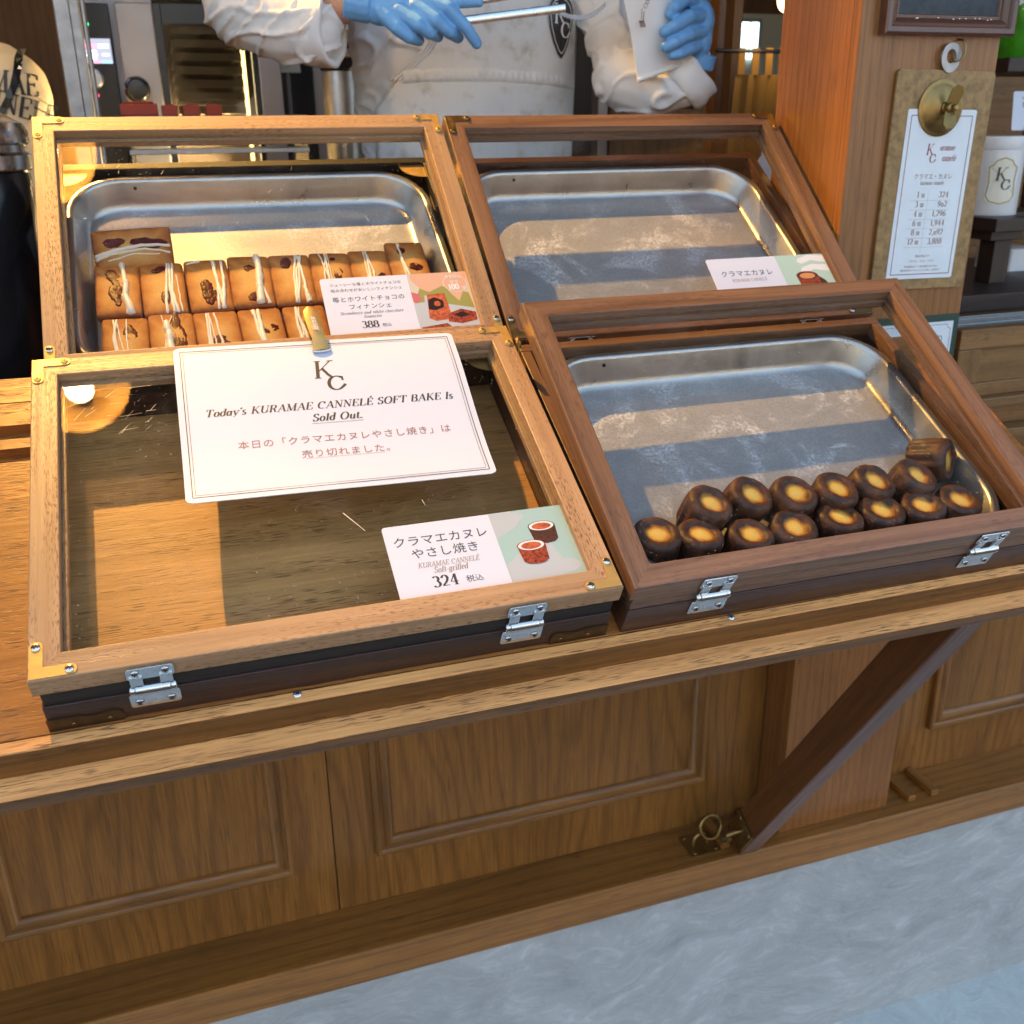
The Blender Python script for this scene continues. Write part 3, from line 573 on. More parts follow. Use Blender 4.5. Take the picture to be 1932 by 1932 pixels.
# strut, cleats, hook
sd = Vector((0, -0.33, 0.53)).normalized(); base = Vector((0.957, 0.482, -0.745)); st = empty('counter_strut', base, (-atan2(0.33, 0.53) * -1, 0, 0), 'diagonal reddish brown wooden strut propping the counter from the sill', 'strut')
st.rotation_euler = (atan2(0.33, 0.53), 0, 0)
mb = MB(); mb.box((-0.018, -0.055, 0.0), (0.018, 0.0, 0.757), 2); mb.build('beam', 'strut', st, bevel=0.0025)
mb = MB(); mb.box((-0.0215, -0.052, 0.020), (-0.0182, -0.004, 0.075), 2)
for yy in (-.044, -.012): screw(mb, (0, 0, 0), .004, 0, Matrix.Translation((-.0215, yy, .068)) @ Matrix.Rotation(-pi / 2, 4, 'Y'))
mb.build('hook_plate', ['brass_old', 'dark'], st, bevel=0.001)
mb = MB(); mb.tube([(-0.0205, -0.028, 0.052), (-0.034, -0.028, 0.052), (-0.044, -0.028, 0.044), (-0.046, -0.028, 0.030), (-0.040, -0.028, 0.020), (-0.030, -0.028, 0.020)], 0.0042, 10); mb.build('hook', 'brass_old', st, smooth=60)
ep = empty('eye_plate', (0.888, 0.480, -0.77), label='aged brass eye plate with linked ring on the sill at the strut foot', cat='eye plate')
mb = MB(); mb.prism(rrect(-0.027, 0.027, -0.027, 0.027, 0.003), 0.0, 0.003)
for x, y in ((-.020, -.020), (.020, -.020), (-.020, .020), (.020, .020)): screw(mb, (x, y, .003), .0038, 0)
o = mb.build('plate', ['brass_old', 'dark'], ep)
mb = MB(); mb.tube([(-0.013 + 0.0 * a, 0, 0.003) if a < 0 else (0.013 * cos(pi - pi * a / 10), 0, 0.006 + 0.018 * sin(pi * a / 10)) for a in range(-1, 11)] + [(0.013, 0, .003)], 0.0038, 10); mb.build('eye', 'brass_old', ep, smooth=60)
mb = MB(); mb.tube([(0.006 + 0.012 + 0.020 * cos(a), -0.002 + .006 * sin(a), 0.034 + 0.020 * sin(a)) for a in [2 * pi * k / 24 for k in range(25)]], 0.0034, 10); mb.build('ring', 'brass_old', ep, smooth=60)
def cleat(x, lab, h=0.012):
    mb = MB(); mb.box((-0.008, -0.038, 0), (0.008, 0.036, h), 1); o = mb.build('wood_cleat', 'oak_sill', None, bevel=0.0015, loc=(x, 0.494, -0.77)); tag(o, lab, 'cleat', 'wooden cleats on the sill'); return o
cleat(1.313, 'small wooden cleat on the sill, next to the right edge of the pilaster'); cleat(1.364, 'small wooden cleat on the sill, farthest right from the pilaster')
cleat(0.925, 'small wooden cleat on the sill tucked behind the brass eye plate'); cleat(0.997, 'small wooden cleat on the sill, right of the strut foot')
# ------------------------------------------------------------------ riser for the rear boxes
SB = S + radians(6)
rs = empty('display_riser', SL(0, 0.392, -0.024), (SB, 0, 0), 'sloping wooden riser board under the two rear display boxes', 'riser')
mb = MB(); mb.box((0.0, 0.05, -0.092), (1.015, 0.38, -0.0745), 0); mb.build('board', 'interior', rs)
for x in (0.03, 0.5, 0.97):
    mb = MB(); mb.box((x, 0.30, -0.26), (x + .02, 0.34, -0.0925), 2); mb.build('leg', 'interior', rs)
# ================================================================== display boxes
T_L = 0.021; D = 0.3807; FW = 0.0240
def display_box(O, sb, rz, al, W, lidmat, bandmat, bodymat, plates, guards, quads, label, platemat='brass', ajar=0.0):
    r = empty('display_box', O, (sb, 0, rz), label, 'display box', 'four wooden display boxes')
    mb = MB(); i = 0.003
    for (z0, z1, q, mi) in ((-0.0385, -T_L - .0006, i + .0015, 0), (-0.0733, -0.0389, i, 1)):
        mb.box((q, q - .0035, z0), (W - q, .0165, z1), 0, mi); mb.box((q, D - .0165, z0), (W - q, D - q, z1), 0, mi)
        mb.box((q, .0168, z0), (.0165, D - .0168, z1), 1, mi); mb.box((W - .0165, .0168, z0), (W - q, D - .0168, z1), 1, mi)
    mb.box((.0166, .0169, -0.0725), (W - .0166, D - .0169, -0.0690), 0, 2)
    mb.build('body', [bandmat, bodymat, 'box_floor'], r, bevel=0.001)
    # lid
    mb = MB(); a = FW
    for poly, g in (([(0, 0), (W, 0), (W - a, a), (a, a)], (1, 0)), ([(W, 0), (W, D), (W - a, D - a), (W - a, a)], (0, 1)),
                    ([(W, D), (0, D), (a, D - a), (W - a, D - a)], (1, 0)), ([(0, D), (0, 0), (a, a), (a, D - a)], (0, 1))):
        mb.prism(poly, 0, T_L, g, 0)
    b = a + .005
    for x0, x1, y0, y1, g in ((a, W - a, a, b, 0), (a, W - a, D - b, D - a, 0), (a, b, b, D - b, 1), (W - b, W - a, b, D - b, 1)): mb.box((x0, y0, .0005), (x1, y1, T_L - .0125), g, 0)
    lid = mb.build('lid', lidmat, r, bevel=0.001, loc=(0, 0, -T_L + ajar), rot=(al, 0, 0))
    mb = MB(); mb.box((a + .0002, a + .0002, T_L - .0122), (W - a - .0002, D - a - .0002, T_L - .0090)); mb.build('glass_pane', 'glass', lid)
    Lp = [(0.0012, 0.0012), (0.036 - .005, 0.0012)] + [(0.031 + .005 * cos(radians(t)), 0.0062 + .005 * sin(radians(t))) for t in range(-90, 91, 20)] + [(0.0112, 0.0112)] + \
         [(0.0062 + .005 * cos(radians(t)), 0.031 + .005 * sin(radians(t))) for t in range(0, 181, 20)]
    for cx, cy in plates:
        K = Matrix.Translation((W * cx, D * cy, T_L)) @ Matrix.Diagonal((1 - 2 * cx, 1 - 2 * cy, 1, 1))
        mb = MB(); mb.prism(Lp, 0.0, 0.0011, m=0, T=K)
        for c in ((0.0305, 0.0062), (0.0062, 0.0305)):
            K2 = Matrix.Translation((W * cx + (1 - 2 * cx) * c[0], D * cy + (1 - 2 * cy) * c[1], T_L + .0011)); screw(mb, (0, 0, 0), 0.0036, 0, K2, 1 if cy == 0 else 0, 2)
        mb.build('corner_plate', [platemat, 'steel', 'dark'], lid, smooth=35)
    F = Matrix(((1, 0, 0, 0), (0, 0, -1, 0), (0, 1, 0, 0), (0, 0, 0, 1)))     # local z points out of the front face, y up
    for u in (0.088 + (W - .5) / 2, W - 0.092):
        mb = MB(); K = Matrix.Translation((u, 0.0, 0)) @ F
        Ku = Matrix.Translation((u, 0, -T_L)) @ Matrix.Rotation(al, 4, 'X') @ F
        mb.prism(rrect(-.0185, .0185, .0035, .0185, .003), .0006, .0020, T=Ku)
        for s in (-1, 1): mb.box((s * .0115 - .0050, -.0075, .0008), (s * .0115 + .0050, .0085, .0034), T=Ku); screw(mb, (s * .0115, .0125, .002), .0036, 0, Ku, 0, 1)
        mb.prism(rrect(-.0200, .0200, -.0580, -.0390, .003), .0007, .0022, T=K)
        for s in (-1, 1): screw(mb, (s * .0125, -.0500, .0022), .0036, 0, K, 0, 1)
        B = Matrix.Translation((u, -.0016, -.0318)) @ Matrix.Rotation(pi / 2, 4, 'Y')
        mb.lathe([(.0036, -.0185), (.0048, -.0175), (.0048, -.0140)], 18, 0, B); mb.lathe([(.0054, -.0136), (.0054, .0136)], 18, 0, B); mb.lathe([(.0048, .0140), (.0048, .0175), (.0036, .0185)], 18, 0, B)
        mb.build('hinge', ['steel', 'dark'], r, smooth=40, bevel=0.0004)
    for sgn in guards:
        pts = [(0.0025, -.0732), (.0605, -.0732), (.061, -.066)] + [(.053 + .008 * cos(radians(t)), -.0640 + .0075 * sin(radians(t))) for t in range(10, 120, 18)] + [(.040, -.0595), (.034, -.0590), (.028, -.0565), (0.0025, -.0560)]
        if sgn > 0: pts = [(W - x, y) for x, y in reversed(pts)]
        K = Matrix.Translation((0, -0.0006, 0)) @ F; mb = MB(); mb.prism(pts, 0.0002, .0013, T=K)
        for x in (.022, .050): screw(mb, (x if sgn < 0 else W - x, -.0665, .0013), .0019, 0, K, 1, 2)
        mb.build('corner_guard', ['bronze', 'brass_old', 'dark'], r, smooth=35)
    for cx in quads:
        pts = [(0, 0)] + [(.034 * cos(radians(t)), -.026 * sin(radians(t))) for t in range(0, 91, 9)]
        K = Matrix.Translation((.0167 if cx == 0 else W - .0167, D - .0167, -.0265)) @ Matrix.Diagonal((1 if cx == 0 else -1, 1, 1, 1))
        mb = MB(); mb.prism(pts, 0, .0012, T=K); mb.build('corner_bracket', 'brass', r)
    return r, lid
AFR, ARL, ARR = 0.10435, 0.22266 - radians(6), 0.2263 - radians(6)
BOX = {}
BOX['FL'] = display_box(SL(0, 0, 0), S, 0, 0.006, 0.5, 'lid_tan', 'body_black', 'body_red', [(0, 0), (1, 0), (0, 1), (1, 1)], [-1, 1], [0, 1],
    'closed tan lidded display box with no tray, under the sold out sign', ajar=0.0006)
BOX['FR'] = display_box(SL(0.51015, -0.0016, -0.0006), S, -0.004, AFR, 0.5034, 'lid_walnut', 'lid_walnut', 'walnut_dark', [], [], [], 'walnut display box with its lid propped open over the cannelé tray')
BOX['RL'] = display_box(SL(0.00726, 0.39105, -0.0221), SB, -0.002, ARL, 0.5, 'lid_tan', 'body_black', 'body_red', [(0, 0), (1, 0), (0, 1), (1, 1)], [], [0, 1], 'tan display box with its lid propped open over the tray of financiers')
BOX['RR'] = display_box(SL(0.51372, 0.39163, -0.0257), SB, -0.009, ARR, 0.5034, 'lid_walnut', 'walnut_dark', 'walnut_dark', [(0, 0), (1, 0), (0, 1), (1, 1)], [], [], 'walnut display box with its lid propped open over an empty steel tray', 'brass_old')
# brass lid stay between the two front boxes
r = BOX['FL'][0]; mb = MB(); G = Matrix(((0, 0, 1, 0), (1, 0, 0, 0), (0, 1, 0, 0), (0, 0, 0, 1)))   # plane v-w, thickness along u
mb.prism([(.285, -.060), (.330, -.060), (.345, -.03), (.352, .006), (.346, .014), (.338, .008), (.330, -.02), (.312, -.034), (.292, -.038)], .501, .5026, T=G)
mb.prism([(.300, -.050), (.315, -.050), (.315, -.036), (.300, -.036)], .5026, .5068, T=G); mb.tube([(.5005, .344, .004), (.5055, .344, .004)], .004, 12)
mb.build('lid_stay', 'brass_old', r, smooth=40)
# ------------------------------------------------------------------ steel trays
def rring(hx, hy, r, w_, n=8): return [Vector((p[0], p[1], w_)) for p in rrect(-hx, hx, -hy, hy, r, n)]
def tray(parent_root, W, label, seed=0):
    M4 = parent_root.matrix_basis @ Matrix.Translation((W / 2, 0.190, 0))
    mb = MB(); hx, hy, R = W / 2 - .0215, 0.171, 0.068
    prof = [(.000, -.0345), (-.0006, -.0318), (.0012, -.0300), (.0045, -.0292), (.0085, -.0300), (.0105, -.0330), (.0190, -.0560), (.0215, -.0612), (.0250, -.0645), (.0300, -.0657), (.034, -.0660)]
    mb.loft([rring(hx - d, hy - d, R - d, w_) for d, w_ in prof], 0, True, False, True)
    o = mb.build('steel_tray', 'tray', None, smooth=60); o.matrix_basis = M4
    so = o.modifiers.new('thick', 'SOLIDIFY'); so.thickness = 0.0009; so.offset = -1
    tag(o, label, 'tray', 'steel trays in the display boxes')
    for x in (-.145,):
        mb = MB(); mb.prism([(.0022 * cos(radians(t)), .0022 * sin(radians(t))) for t in range(0, 360, 30)], 0, .0006, T=Matrix.Translation((x, hy - .0138, -.0385)) @ Matrix.Rotation(radians(70), 4, 'X')); mb.build('rim_hole', 'dark', o)
    return o
tray(BOX['RL'][0], 0.5, 'steel tray holding two rows of financiers'); tray(BOX['RR'][0], 0.5034, 'empty steel tray in the rear right display box'); tray(BOX['FR'][0], 0.5034, 'steel tray holding the dark cannelés along its front')
# ------------------------------------------------------------------ cannelés
def make_cannele(seed=0):
    r = empty('cannele', label='cannele', cat='pastry', group='cannelés in the tray')
    n = 72; mb = MB(); H = 0.046
    prof = [(.0128, .0405), (.0146, .0432), (.0172, .0446), (.0204, .0445), (.0232, .0428), (.0249, .0396), (.0253, .034), (.0246, .024), (.0236, .012), (.0226, .005), (.0205, .0005)]
    rings = []
    for rad, z in prof:
        fl = max(0.0, min(1.0, (.0385 - z) / .012)); ring = []
        for k in range(n):
            t = 2 * pi * k / n
            f = 1 + .060 * fl * cos(12 * t) + .030 * noise.noise(Vector((cos(t) * 1.6 + seed * 9, sin(t) * 1.6, z * 40))) + .010 * noise.noise(Vector((cos(t) * 6 + seed * 9, sin(t) * 6, z * 160)))
            ring.append((rad * f * cos(t), rad * f * sin(t), z + (.0022 * noise.noise(Vector((cos(t) * 1.7 + seed * 5, sin(t) * 1.7, 3 + z * 40))) if rad > .0150 else 0)))
        rings.append(ring)
    mb.loft(rings, 0, True, False, True); mb.build('crust', 'crust', r, smooth=70)
    mb = MB(); rings = [[(rad * cos(2 * pi * k / 48), rad * sin(2 * pi * k / 48), z) for k in range(48)] for rad, z in ((.0148, .0432), (.0138, .0423), (.0115, .0412), (.0082, .0409), (.0050, .0413), (.0016, .0416))]
    mb.loft(rings, 0, True, False, True); mb.build('custard_centre', 'custard', r, smooth=80); return r
PROTO = [make_cannele(k) for k in range(5)]; used_c = []
def place_cannele(u, v, w_, ax, label, sc=1.0, spin=None):
    k = len(used_c) % 5; o = PROTO[k] if len(used_c) < 5 else copy_tree(PROTO[k]); used_c.append(1)
    z = Vector(ax).normalized(); x = Vector((1, 0, 0)); x = (x - z * x.dot(z)).normalized(); y = z.cross(x)
    K = Matrix((x, y, z)).transposed().to_4x4() @ Matrix.Rotation(random.random() * 6 if spin is None else spin, 4, 'Z') @ Matrix.Scale(sc, 4)
    face = Vector((u, v, w_)); K.translation = face - z * (0.0435 * sc)
    o.matrix_basis = BOX['FR'][0].matrix_basis @ K
    tag(o, label, 'pastry', 'cannelés in the tray')
ordn = ['first', 'second', 'third', 'fourth', 'fifth', 'sixth', 'seventh', 'eighth']
f1 = [(1241, 1003), (1322, 1003), (1418, 1003), (1500, 990), (1586, 970), (1664, 957), (1741, 948), (1811, 938)]
f2 = [(1346, 950), (1424, 934), (1506, 931), (1585, 922), (1656, 907), (1736, 897)]
for k, (px, py) in enumerate(f1):
    x, v = at_sl(px, py, -0.0215); tl = random.uniform(-.07, .07)
    lab = {0: 'dark brown cannelé at the left end of the front row, touching the tray corner', 7: 'dark brown cannelé at the right end of the front row by the rounded tray corner'}.get(k, '%s upright cannelé from the left in the front row of the tray' % ordn[k])
    place_cannele(x - .51015, v + .0012, -0.0215, (tl, .13 + random.uniform(-.06, .06), 1), lab, random.uniform(.96, 1.02))
for k, (px, py) in enumerate(f2):
    x, v = at_sl(px, py, -0.016)
    place_cannele(x - .51015, v + .006, -0.0165, (.14 + random.uniform(-.08, .08), -.04 + random.uniform(-.08, .08), 1), '%s leaning cannelé from the left in the second row, ribbed side showing' % ordn[k], random.uniform(.97, 1.02))
x, v = at_sl(1788, 866, -0.026)
place_cannele(x - .51015, v, -0.026, (.50, -.60, .50), 'cannelé lying on its side at the right end above the second row', 1.02)
# ------------------------------------------------------------------ financiers
def fin_mesh(L=0.0905, B=0.0508, H=0.019):
    mb = MB(); n = 44; rings = []
    for z, sc, e in ((0, .88, .14), (.002, .91, .13), (.010, .965, .12), (.0150, .995, .11), (.0172, 1.0, .11), (.0187, .985, .12), (.0196, .945, .14), (.0202, .84, .2), (.0206, .6, .3), (.0208, .3, .4)):
        ring = []
        for k in range(n):
            t = 2 * pi * k / n; c, s_ = cos(t), sin(t)
            p = Vector((abs(c) ** e * (1 if c >= 0 else -1) * B / 2 * sc, abs(s_) ** e * (1 if s_ >= 0 else -1) * L / 2 * sc, z * H / .0195))
            p += Vector((noise.noise(p * 60 + Vector((1, 5, 2))), noise.noise(p * 60), noise.noise(p * 70 + Vector((3, 0, 0))))) * .0007
            ring.append(p)
        rings.append(ring)
    mb.loft(rings, 0); mb.v = [(x, y, z + (.0016 * noise.noise(Vector((x * 45, y * 45, 3))) if z > .012 else 0)) for x, y, z in mb.v]; return mb
FZ = 0.0205
def financier(u, v, w_, R, label, jams, drizz, seed):
    rnd = random.Random(seed)
    r = empty('financier', label=label, cat='pastry', group='financiers in the tray')
    fin_mesh().build('cake', 'cake', r, smooth=60)
    if jams:
        for x, y, a, b in [(x, y, a * 1.45, b * 1.35) for x, y, a, b in jams]:
            mb = MB()
            for q in range(3):
                ox, oy = rnd.uniform(-.35, .35) * a, rnd.uniform(-.45, .45) * b
                rings = []
                for rr, zz in ((1.0, -.0009), (.95, .0001), (.75, .0005), (.4, .0003), (.1, .0005)):
                    rings.append([(x + ox + a * rr * .72 * cos(t) * (1 + .45 * noise.noise(Vector((cos(t) * 2.2, sin(t) * 2.2, seed + q * 3)))), y + oy + b * rr * .72 * sin(t) * (1 + .25 * noise.noise(Vector((cos(t) * 1.6 + 4, sin(t) * 1.6, seed + q)))), FZ + zz + .0004 * noise.noise(Vector((cos(t) * 2, sin(t) * 2, rr * 3 + q)))) for t in [2 * pi * k / 22 for k in range(22)]])
                mb.loft(rings)
            mb.build('jam', 'jam', r, smooth=80)
    mb = MB()
    for pts, wd in drizz:
        wd *= 1.3
        m_ = []; n = 26
        for k in range(n + 1):
            t = k / n * (len(pts) - 1); i = min(int(t), len(pts) - 2); f = t - i; f = f * f * (3 - 2 * f)
            x = pts[i][0] * (1 - f) + pts[i + 1][0] * f; y = pts[i][1] * (1 - f) + pts[i + 1][1] * f
            x += .0011 * noise.noise(Vector((y * 90, seed * 1.3, x * 20)))
            zz = FZ + .0004 - max(0, (abs(y) - .036)) ** 1.3 * 1.4 - max(0, (abs(x) - .019)) ** 1.3 * 1.2
            m_.append((x, y, zz))
        rad = [wd * (.55 + .6 * abs(noise.noise(Vector((k * .35, seed, wd * 900)))) + .35 * (k / n)) for k in range(n + 1)]
        rad[0] *= .4; rad[-1] *= .5
        mb.tube(m_, rad, 8, 0, 1.0)
    mb.build('icing', 'icing', r, smooth=80)
    r.matrix_basis = BOX['RL'][0].matrix_basis @ Matrix.Translation((u, v, w_)) @ R
    return r
def dz(cx, n, wd, sd, spread=.008):
    rr = random.Random(sd); out = []
    for k in range(n):
        x0 = cx + rr.uniform(-spread, spread); x1 = cx + rr.uniform(-spread, spread)
        out.append(([(x0, .043), ((x0 + x1) / 2 + rr.uniform(-.004, .004), rr.uniform(-.01, .015)), (x1, -.043)], wd * rr.uniform(.5, 1.2)))
    return out
RZ = lambda a: Matrix.Rotation(a, 4, 'Z')
fl_ = -0.0655
back = [
 ('with a long jam streak and thick icing stripe, left end of back row', [(-.004, .020, .006, .009), (.000, .002, .007, .016), (-.001, -.020, .004, .007)], [([(.006, .044), (.009, .010), (.008, -.012), (.014, -.044)], .0032), ([(.005, -.012), (.010, -.030), (.010, -.043)], .002)]),
 ('with two small jam spots under three thin icing lines, second in the back row', [(-.002, .032, .006, .004), (.002, -.016, .006, .010)], dz(.006, 3, .0016, 2) + [([(.016, .02), (.017, -.01), (.018, -.042)], .0008)]),
 ('with a long dark jam smear beside double icing lines, third in the back row', [(-.002, -.004, .006, .011), (.001, -.022, .007, .011)], dz(.013, 3, .0019, 3, .006) + [([(-.022, .036), (-.012, .040), (-.006, .042)], .0012)]),
 ('with one very thick blob of icing, fourth in the back row', [(.002, .022, .006, .006), (-.001, -.030, .006, .006)], [([(.010, .043), (.011, .02), (.009, -.015), (.008, -.042)], .0042), ([(.012, -.01), (.016, -.03), (.018, -.042)], .0014)]),
 ('with a dark jam patch at its top, fifth in the back row', [(-.006, .024, .006, .010)], dz(.008, 4, .0013, 5, .009) + [([(.012, -.015), (.014, -.03), (.015, -.042)], .0026)]),
 ('with fine spread icing threads, sixth in the back row', [(.008, .0, .004, .012), (.004, .03, .003, .003)], dz(-.008, 4, .0013, 6, .010)),
 ('with icing threads left of a jam spot, seventh in the back row', [(.012, -.006, .005, .009)], dz(.0, 4, .0014, 7, .006)),
 ('standing out behind the price card at the right end of the back row', [(-.004, .026, .005, .004), (.006, -.004, .007, .007)], dz(-.006, 3, .0016, 8, .006)),
]
us = [.0735, .1245, .1765, .2270, .2770, .3265, .3765, .4275]; vs = [.171, .168, .170, .173, .172, .172, .173, .186]
for k, (lab, j, d) in enumerate(back):
    financier(us[k], vs[k], fl_, RZ(random.uniform(-.04, .04) + (.03 if k == 0 else 0)), 'financier ' + lab, j, d, k + 1)
front = [
 ('with a looped icing squiggle by dark jam, left end of front row', [(.006, .016, .006, .013)], dz(-.004, 4, .0014, 21, .009)),
 ('with a white icing drop left of a jam stripe, second in the front row', [(.008, .010, .005, .024)], [([(-.006, .030), (-.004, .012), (-.002, -.04)], .0040)] + dz(-.004, 2, .0010, 22, .008)),
 ('with jam low down under icing threads, third in the front row', [(-.002, -.004, .007, .006), (.008, -.010, .005, .004)], dz(-.006, 4, .0015, 23, .006)),
 ('with a broad icing band left of a jam spot, fourth in the front row', [(.008, .006, .008, .008)], dz(-.004, 5, .0019, 24, .006)),
 ('half hidden behind the brass sign clip, fifth in the front row', [(-.002, .0, .005, .006)], dz(-.008, 3, .0018, 25, .007)),
 ('mostly hidden by the price card, sixth in the front row', [], dz(.010, 3, .0014, 26, .006)),
]
us2 = [.0775, .1285, .1795, .2305, .2825, .3340]
for k, (lab, j, d) in enumerate(front):
    financier(us2[k], .078 + random.uniform(-.002, .002), fl_, RZ(random.uniform(-.035, .035)), 'financier ' + lab, j, d, k + 21)
financier(.0955, .238, fl_ + .014, Matrix.Rotation(radians(36), 4, 'X') @ RZ(radians(-88)), 'golden financier tipped crosswise above the left end of the back row', [(-.006, .016, .005, .016), (-.009, -.022, .004, .010)], [([(-.002, .043), (-.004, .01), (.000, -.02), (.006, -.044)], .002), ([(.006, .042), (.0, .012), (.004, -.025), (.010, -.044)], .0014), ([(.008, .03), (.005, .0), (.012, -.03)], .0008)], 40)
# ================================================================== cards and sign on the lids
def lidM(k): return BOX[k][0].matrix_basis @ BOX[k][1].matrix_basis
def put(o, Mx): o.matrix_basis = Mx; return o
def card(name, W, H, r, label, cat, Mx, group=None, th=0.0008, mat='white_card'):
    mb = MB(); mb.prism(rrect(-W / 2, W / 2, -H / 2, H / 2, r), 0, th); o = mb.build(name, mat, None, bevel=0.0002, seg=1)
    put(o, Mx); return tag(o, label, cat, group)
def fit(mb, s, x, y, width, **k):
    t = MB(); w1 = text(t, s, 0, 0, 1.0, **{a: b for a, b in k.items() if a not in ('m', 'z')}); text(mb, s, x, y, width / w1, **k)
K = lidM('FL') @ Matrix.Translation((0.281, 0.2715, T_L + 0.0012)) @ RZ(-0.024)
def sag(y): f = min(1.0, max(0.0, (.084 - y) / .15)); return -.0098 * f * f * (3 - 2 * f) + (.0012 * (1 - min(1, (y + .105) / .03)) if y < -.075 else 0)
def bend(mb): mb.v = [(x, y, z + sag(y) + .0006 * noise.noise(Vector((x * 9, y * 9, 2)))) for x, y, z in mb.v]; return mb
def edge_x(y):
    q = max(0.0, abs(y) - .099); return .1485 - (.006 - sqrt(max(0.0, .006 ** 2 - q * q)))
mb = MB(); ys = [-.105 + .0015 * k for k in range(5)] + [-.098 + .196 * k / 48 for k in range(49)] + [.105 - .0015 * k for k in range(4, -1, -1)]
xs = [k / 24 for k in range(25)]
ring = lambda y: [(edge_x(y) * (2 * t - 1), y, .0010) for t in xs] + [(edge_x(y) * (1 - 2 * t), y, 0.0) for t in xs]
mb.loft([ring(y) for y in ys]); bend(mb); sign = put(mb.build('sold_out_sign', 'white_card', None, smooth=40), K); tag(sign, 'large white laminated sold out sign lying on the closed front left lid', 'sign')
mb = MB(); z = 0.00125
fit(mb, "Today's KURAMAE CANNELÉ SOFT BAKE Is", 0.002, 0.004, 0.252, shear=.26, thick=.165, thin=.045, wide=1.22, sp=.03, z=z)
fit(mb, "Sold Out.", 0.004, -0.0125, 0.051, shear=.26, thick=.165, thin=.045, wide=1.22, sp=.03, z=z)
mb.face([(-.022, -.0158, z), (.030, -.0158, z), (.030, -.0154, z), (-.022, -.0154, z)])
logo(mb, 0.004, 0.0480, 0.0370, 0, z)
outline(mb, rrect(-.1425, .1425, -.0990, .0990, .001, 2), .0008, 0, z); outline(mb, rrect(-.1395, .1395, -.0960, .0960, .001, 2), .0004, 0, z)
jtext(mb, '本日の「クラマエカヌレやさし焼き」は', 0.010, -0.0400, 0.0112, m=1, z=z, sp=1.12); jtext(mb, '売り切れました。', 0.006, -0.0590, 0.0112, m=1, z=z, sp=1.12)
mb.face([(-.034, -.0612, z), (.044, -.0612, z), (.044, -.0609, z), (-.034, -.0609, z)], None, 1); t_ = MB()
for f_, m_ in zip(mb.f, mb.mi):
    P_ = [Vector(mb.v[i]) for i in f_]
    if len(P_) == 4 and max(p.y for p in P_) - min(p.y for p in P_) > .02:
        for q in range(20): t_.face([P_[0].lerp(P_[1], q / 20), P_[0].lerp(P_[1], (q + 1) / 20), P_[3].lerp(P_[2], (q + 1) / 20), P_[3].lerp(P_[2], q / 20)], None, m_)
    else: t_.face(P_, None, m_)
mb = bend(t_)
mb.build('lettering', ['ink', 'ink_brown'], sign)
# clip
K = lidM('FL') @ Matrix.Translation((0.2855, 0.3585, T_L + 0.0035)) @ RZ(0.10) @ Matrix.Rotation(0.16, 4, 'X')
cl = put(empty('sign_clip', label='brass spring clip holding the sold out sign to the lid edge', cat='clip'), K)
mb = MB(); rings = []
for y, hw, zz in ((.000, .0088, .000), (.003, .0092, .0006), (.008, .0078, .0022), (.014, .0072, .0045), (.030, .0080, .0062), (.046, .0078, .0072), (.052, .0064, .0074), (.0555, .0030, .0074)):
    rings.append([(-hw, y, zz), (-hw * .6, y, zz + .0012), (0, y, zz + .0016), (hw * .6, y, zz + .0012), (hw, y, zz), (hw * .6, y, zz - .0006), (-hw * .6, y, zz - .0006)])
mb.loft(rings); mb.build('lever', 'brass', cl, smooth=60)
mb = MB(); mb.tube([(-.0098, .0, .0002), (-.005, -.0022, .0012), (0, -.0028, .0014), (.005, -.0022, .0012), (.0098, .0, .0002)], .0016, 8); mb.build('jaw', 'steel', cl, smooth=60)
mb = MB(); mb.prism([(-.0065, .012), (.0065, .012), (.0065, .050), (-.0065, .050)], -.0075, -.0065); mb.tube([(-.0075, .02, .0005), (.0075, .02, .0005)], .0035, 8); mb.build('lower_lever', 'brass_old', cl, smooth=50)
mb = MB(); text(mb, 'Merceria', 0.0022, .0305, .0062, shear=.35, thick=.13, thin=.08, z=.0085, ang=pi / 2, wide=.78); mb.build('lettering', 'white_ink', cl)
def gcanele(mb, cx, cy, s, body, top, z, ring=None):
    poly2(mb, [(cx - s * .92, cy + s * .55), (cx - s * .80, cy - s * .62), (cx - s * .55, cy - s * .82), (cx, cy - s * .92), (cx + s * .55, cy - s * .84), (cx + s * .84, cy - s * .60), (cx + s * .95, cy + s * .55)], body, z)
    for k in range(5):
        x = cx + s * (-.66 + .33 * k); pass
    ell(mb, cx, cy + s * .58, s * .93, s * .42, body, z + .00006); ell(mb, cx, cy + s * .58, s * .86, s * .38, ring if ring is not None else body, z + .00008); ell(mb, cx, cy + s * .56, s * .66, s * .28, top, z + .00012)
CW, CH = 0.179, 0.0870
def price_card(k, label, Mdx=0.0):
    K = lidM(k) @ Matrix.Translation((0.3882, 0.0693, T_L - 0.0088)) @ RZ(0.0)
    return card('price_card', CW, CH, 0.0035, label, 'price card', K, 'price cards on the lids')
z = 0.00095; SX = 0.0145                                # SX: left edge of the printed picture
def picture(mb, bgm):
    poly2(mb, [(SX, -CH / 2 + .0001), (CW / 2 - .0036, -CH / 2 + .0001)] + [(CW / 2 - .0035 + .0034 * cos(radians(a)), -CH / 2 + .0035 + .0034 * sin(radians(a))) for a in (-90, -60, -30, 0)] + [(CW / 2 - .0035 + .0034 * cos(radians(a)), CH / 2 - .0035 + .0034 * sin(radians(a))) for a in (0, 30, 60, 90)] + [(SX, CH / 2 - .0001)], bgm, z)
c = price_card('FL', 'price card reading 324 with two glazed cannelés pictured, on the front left lid')
mb = MB()
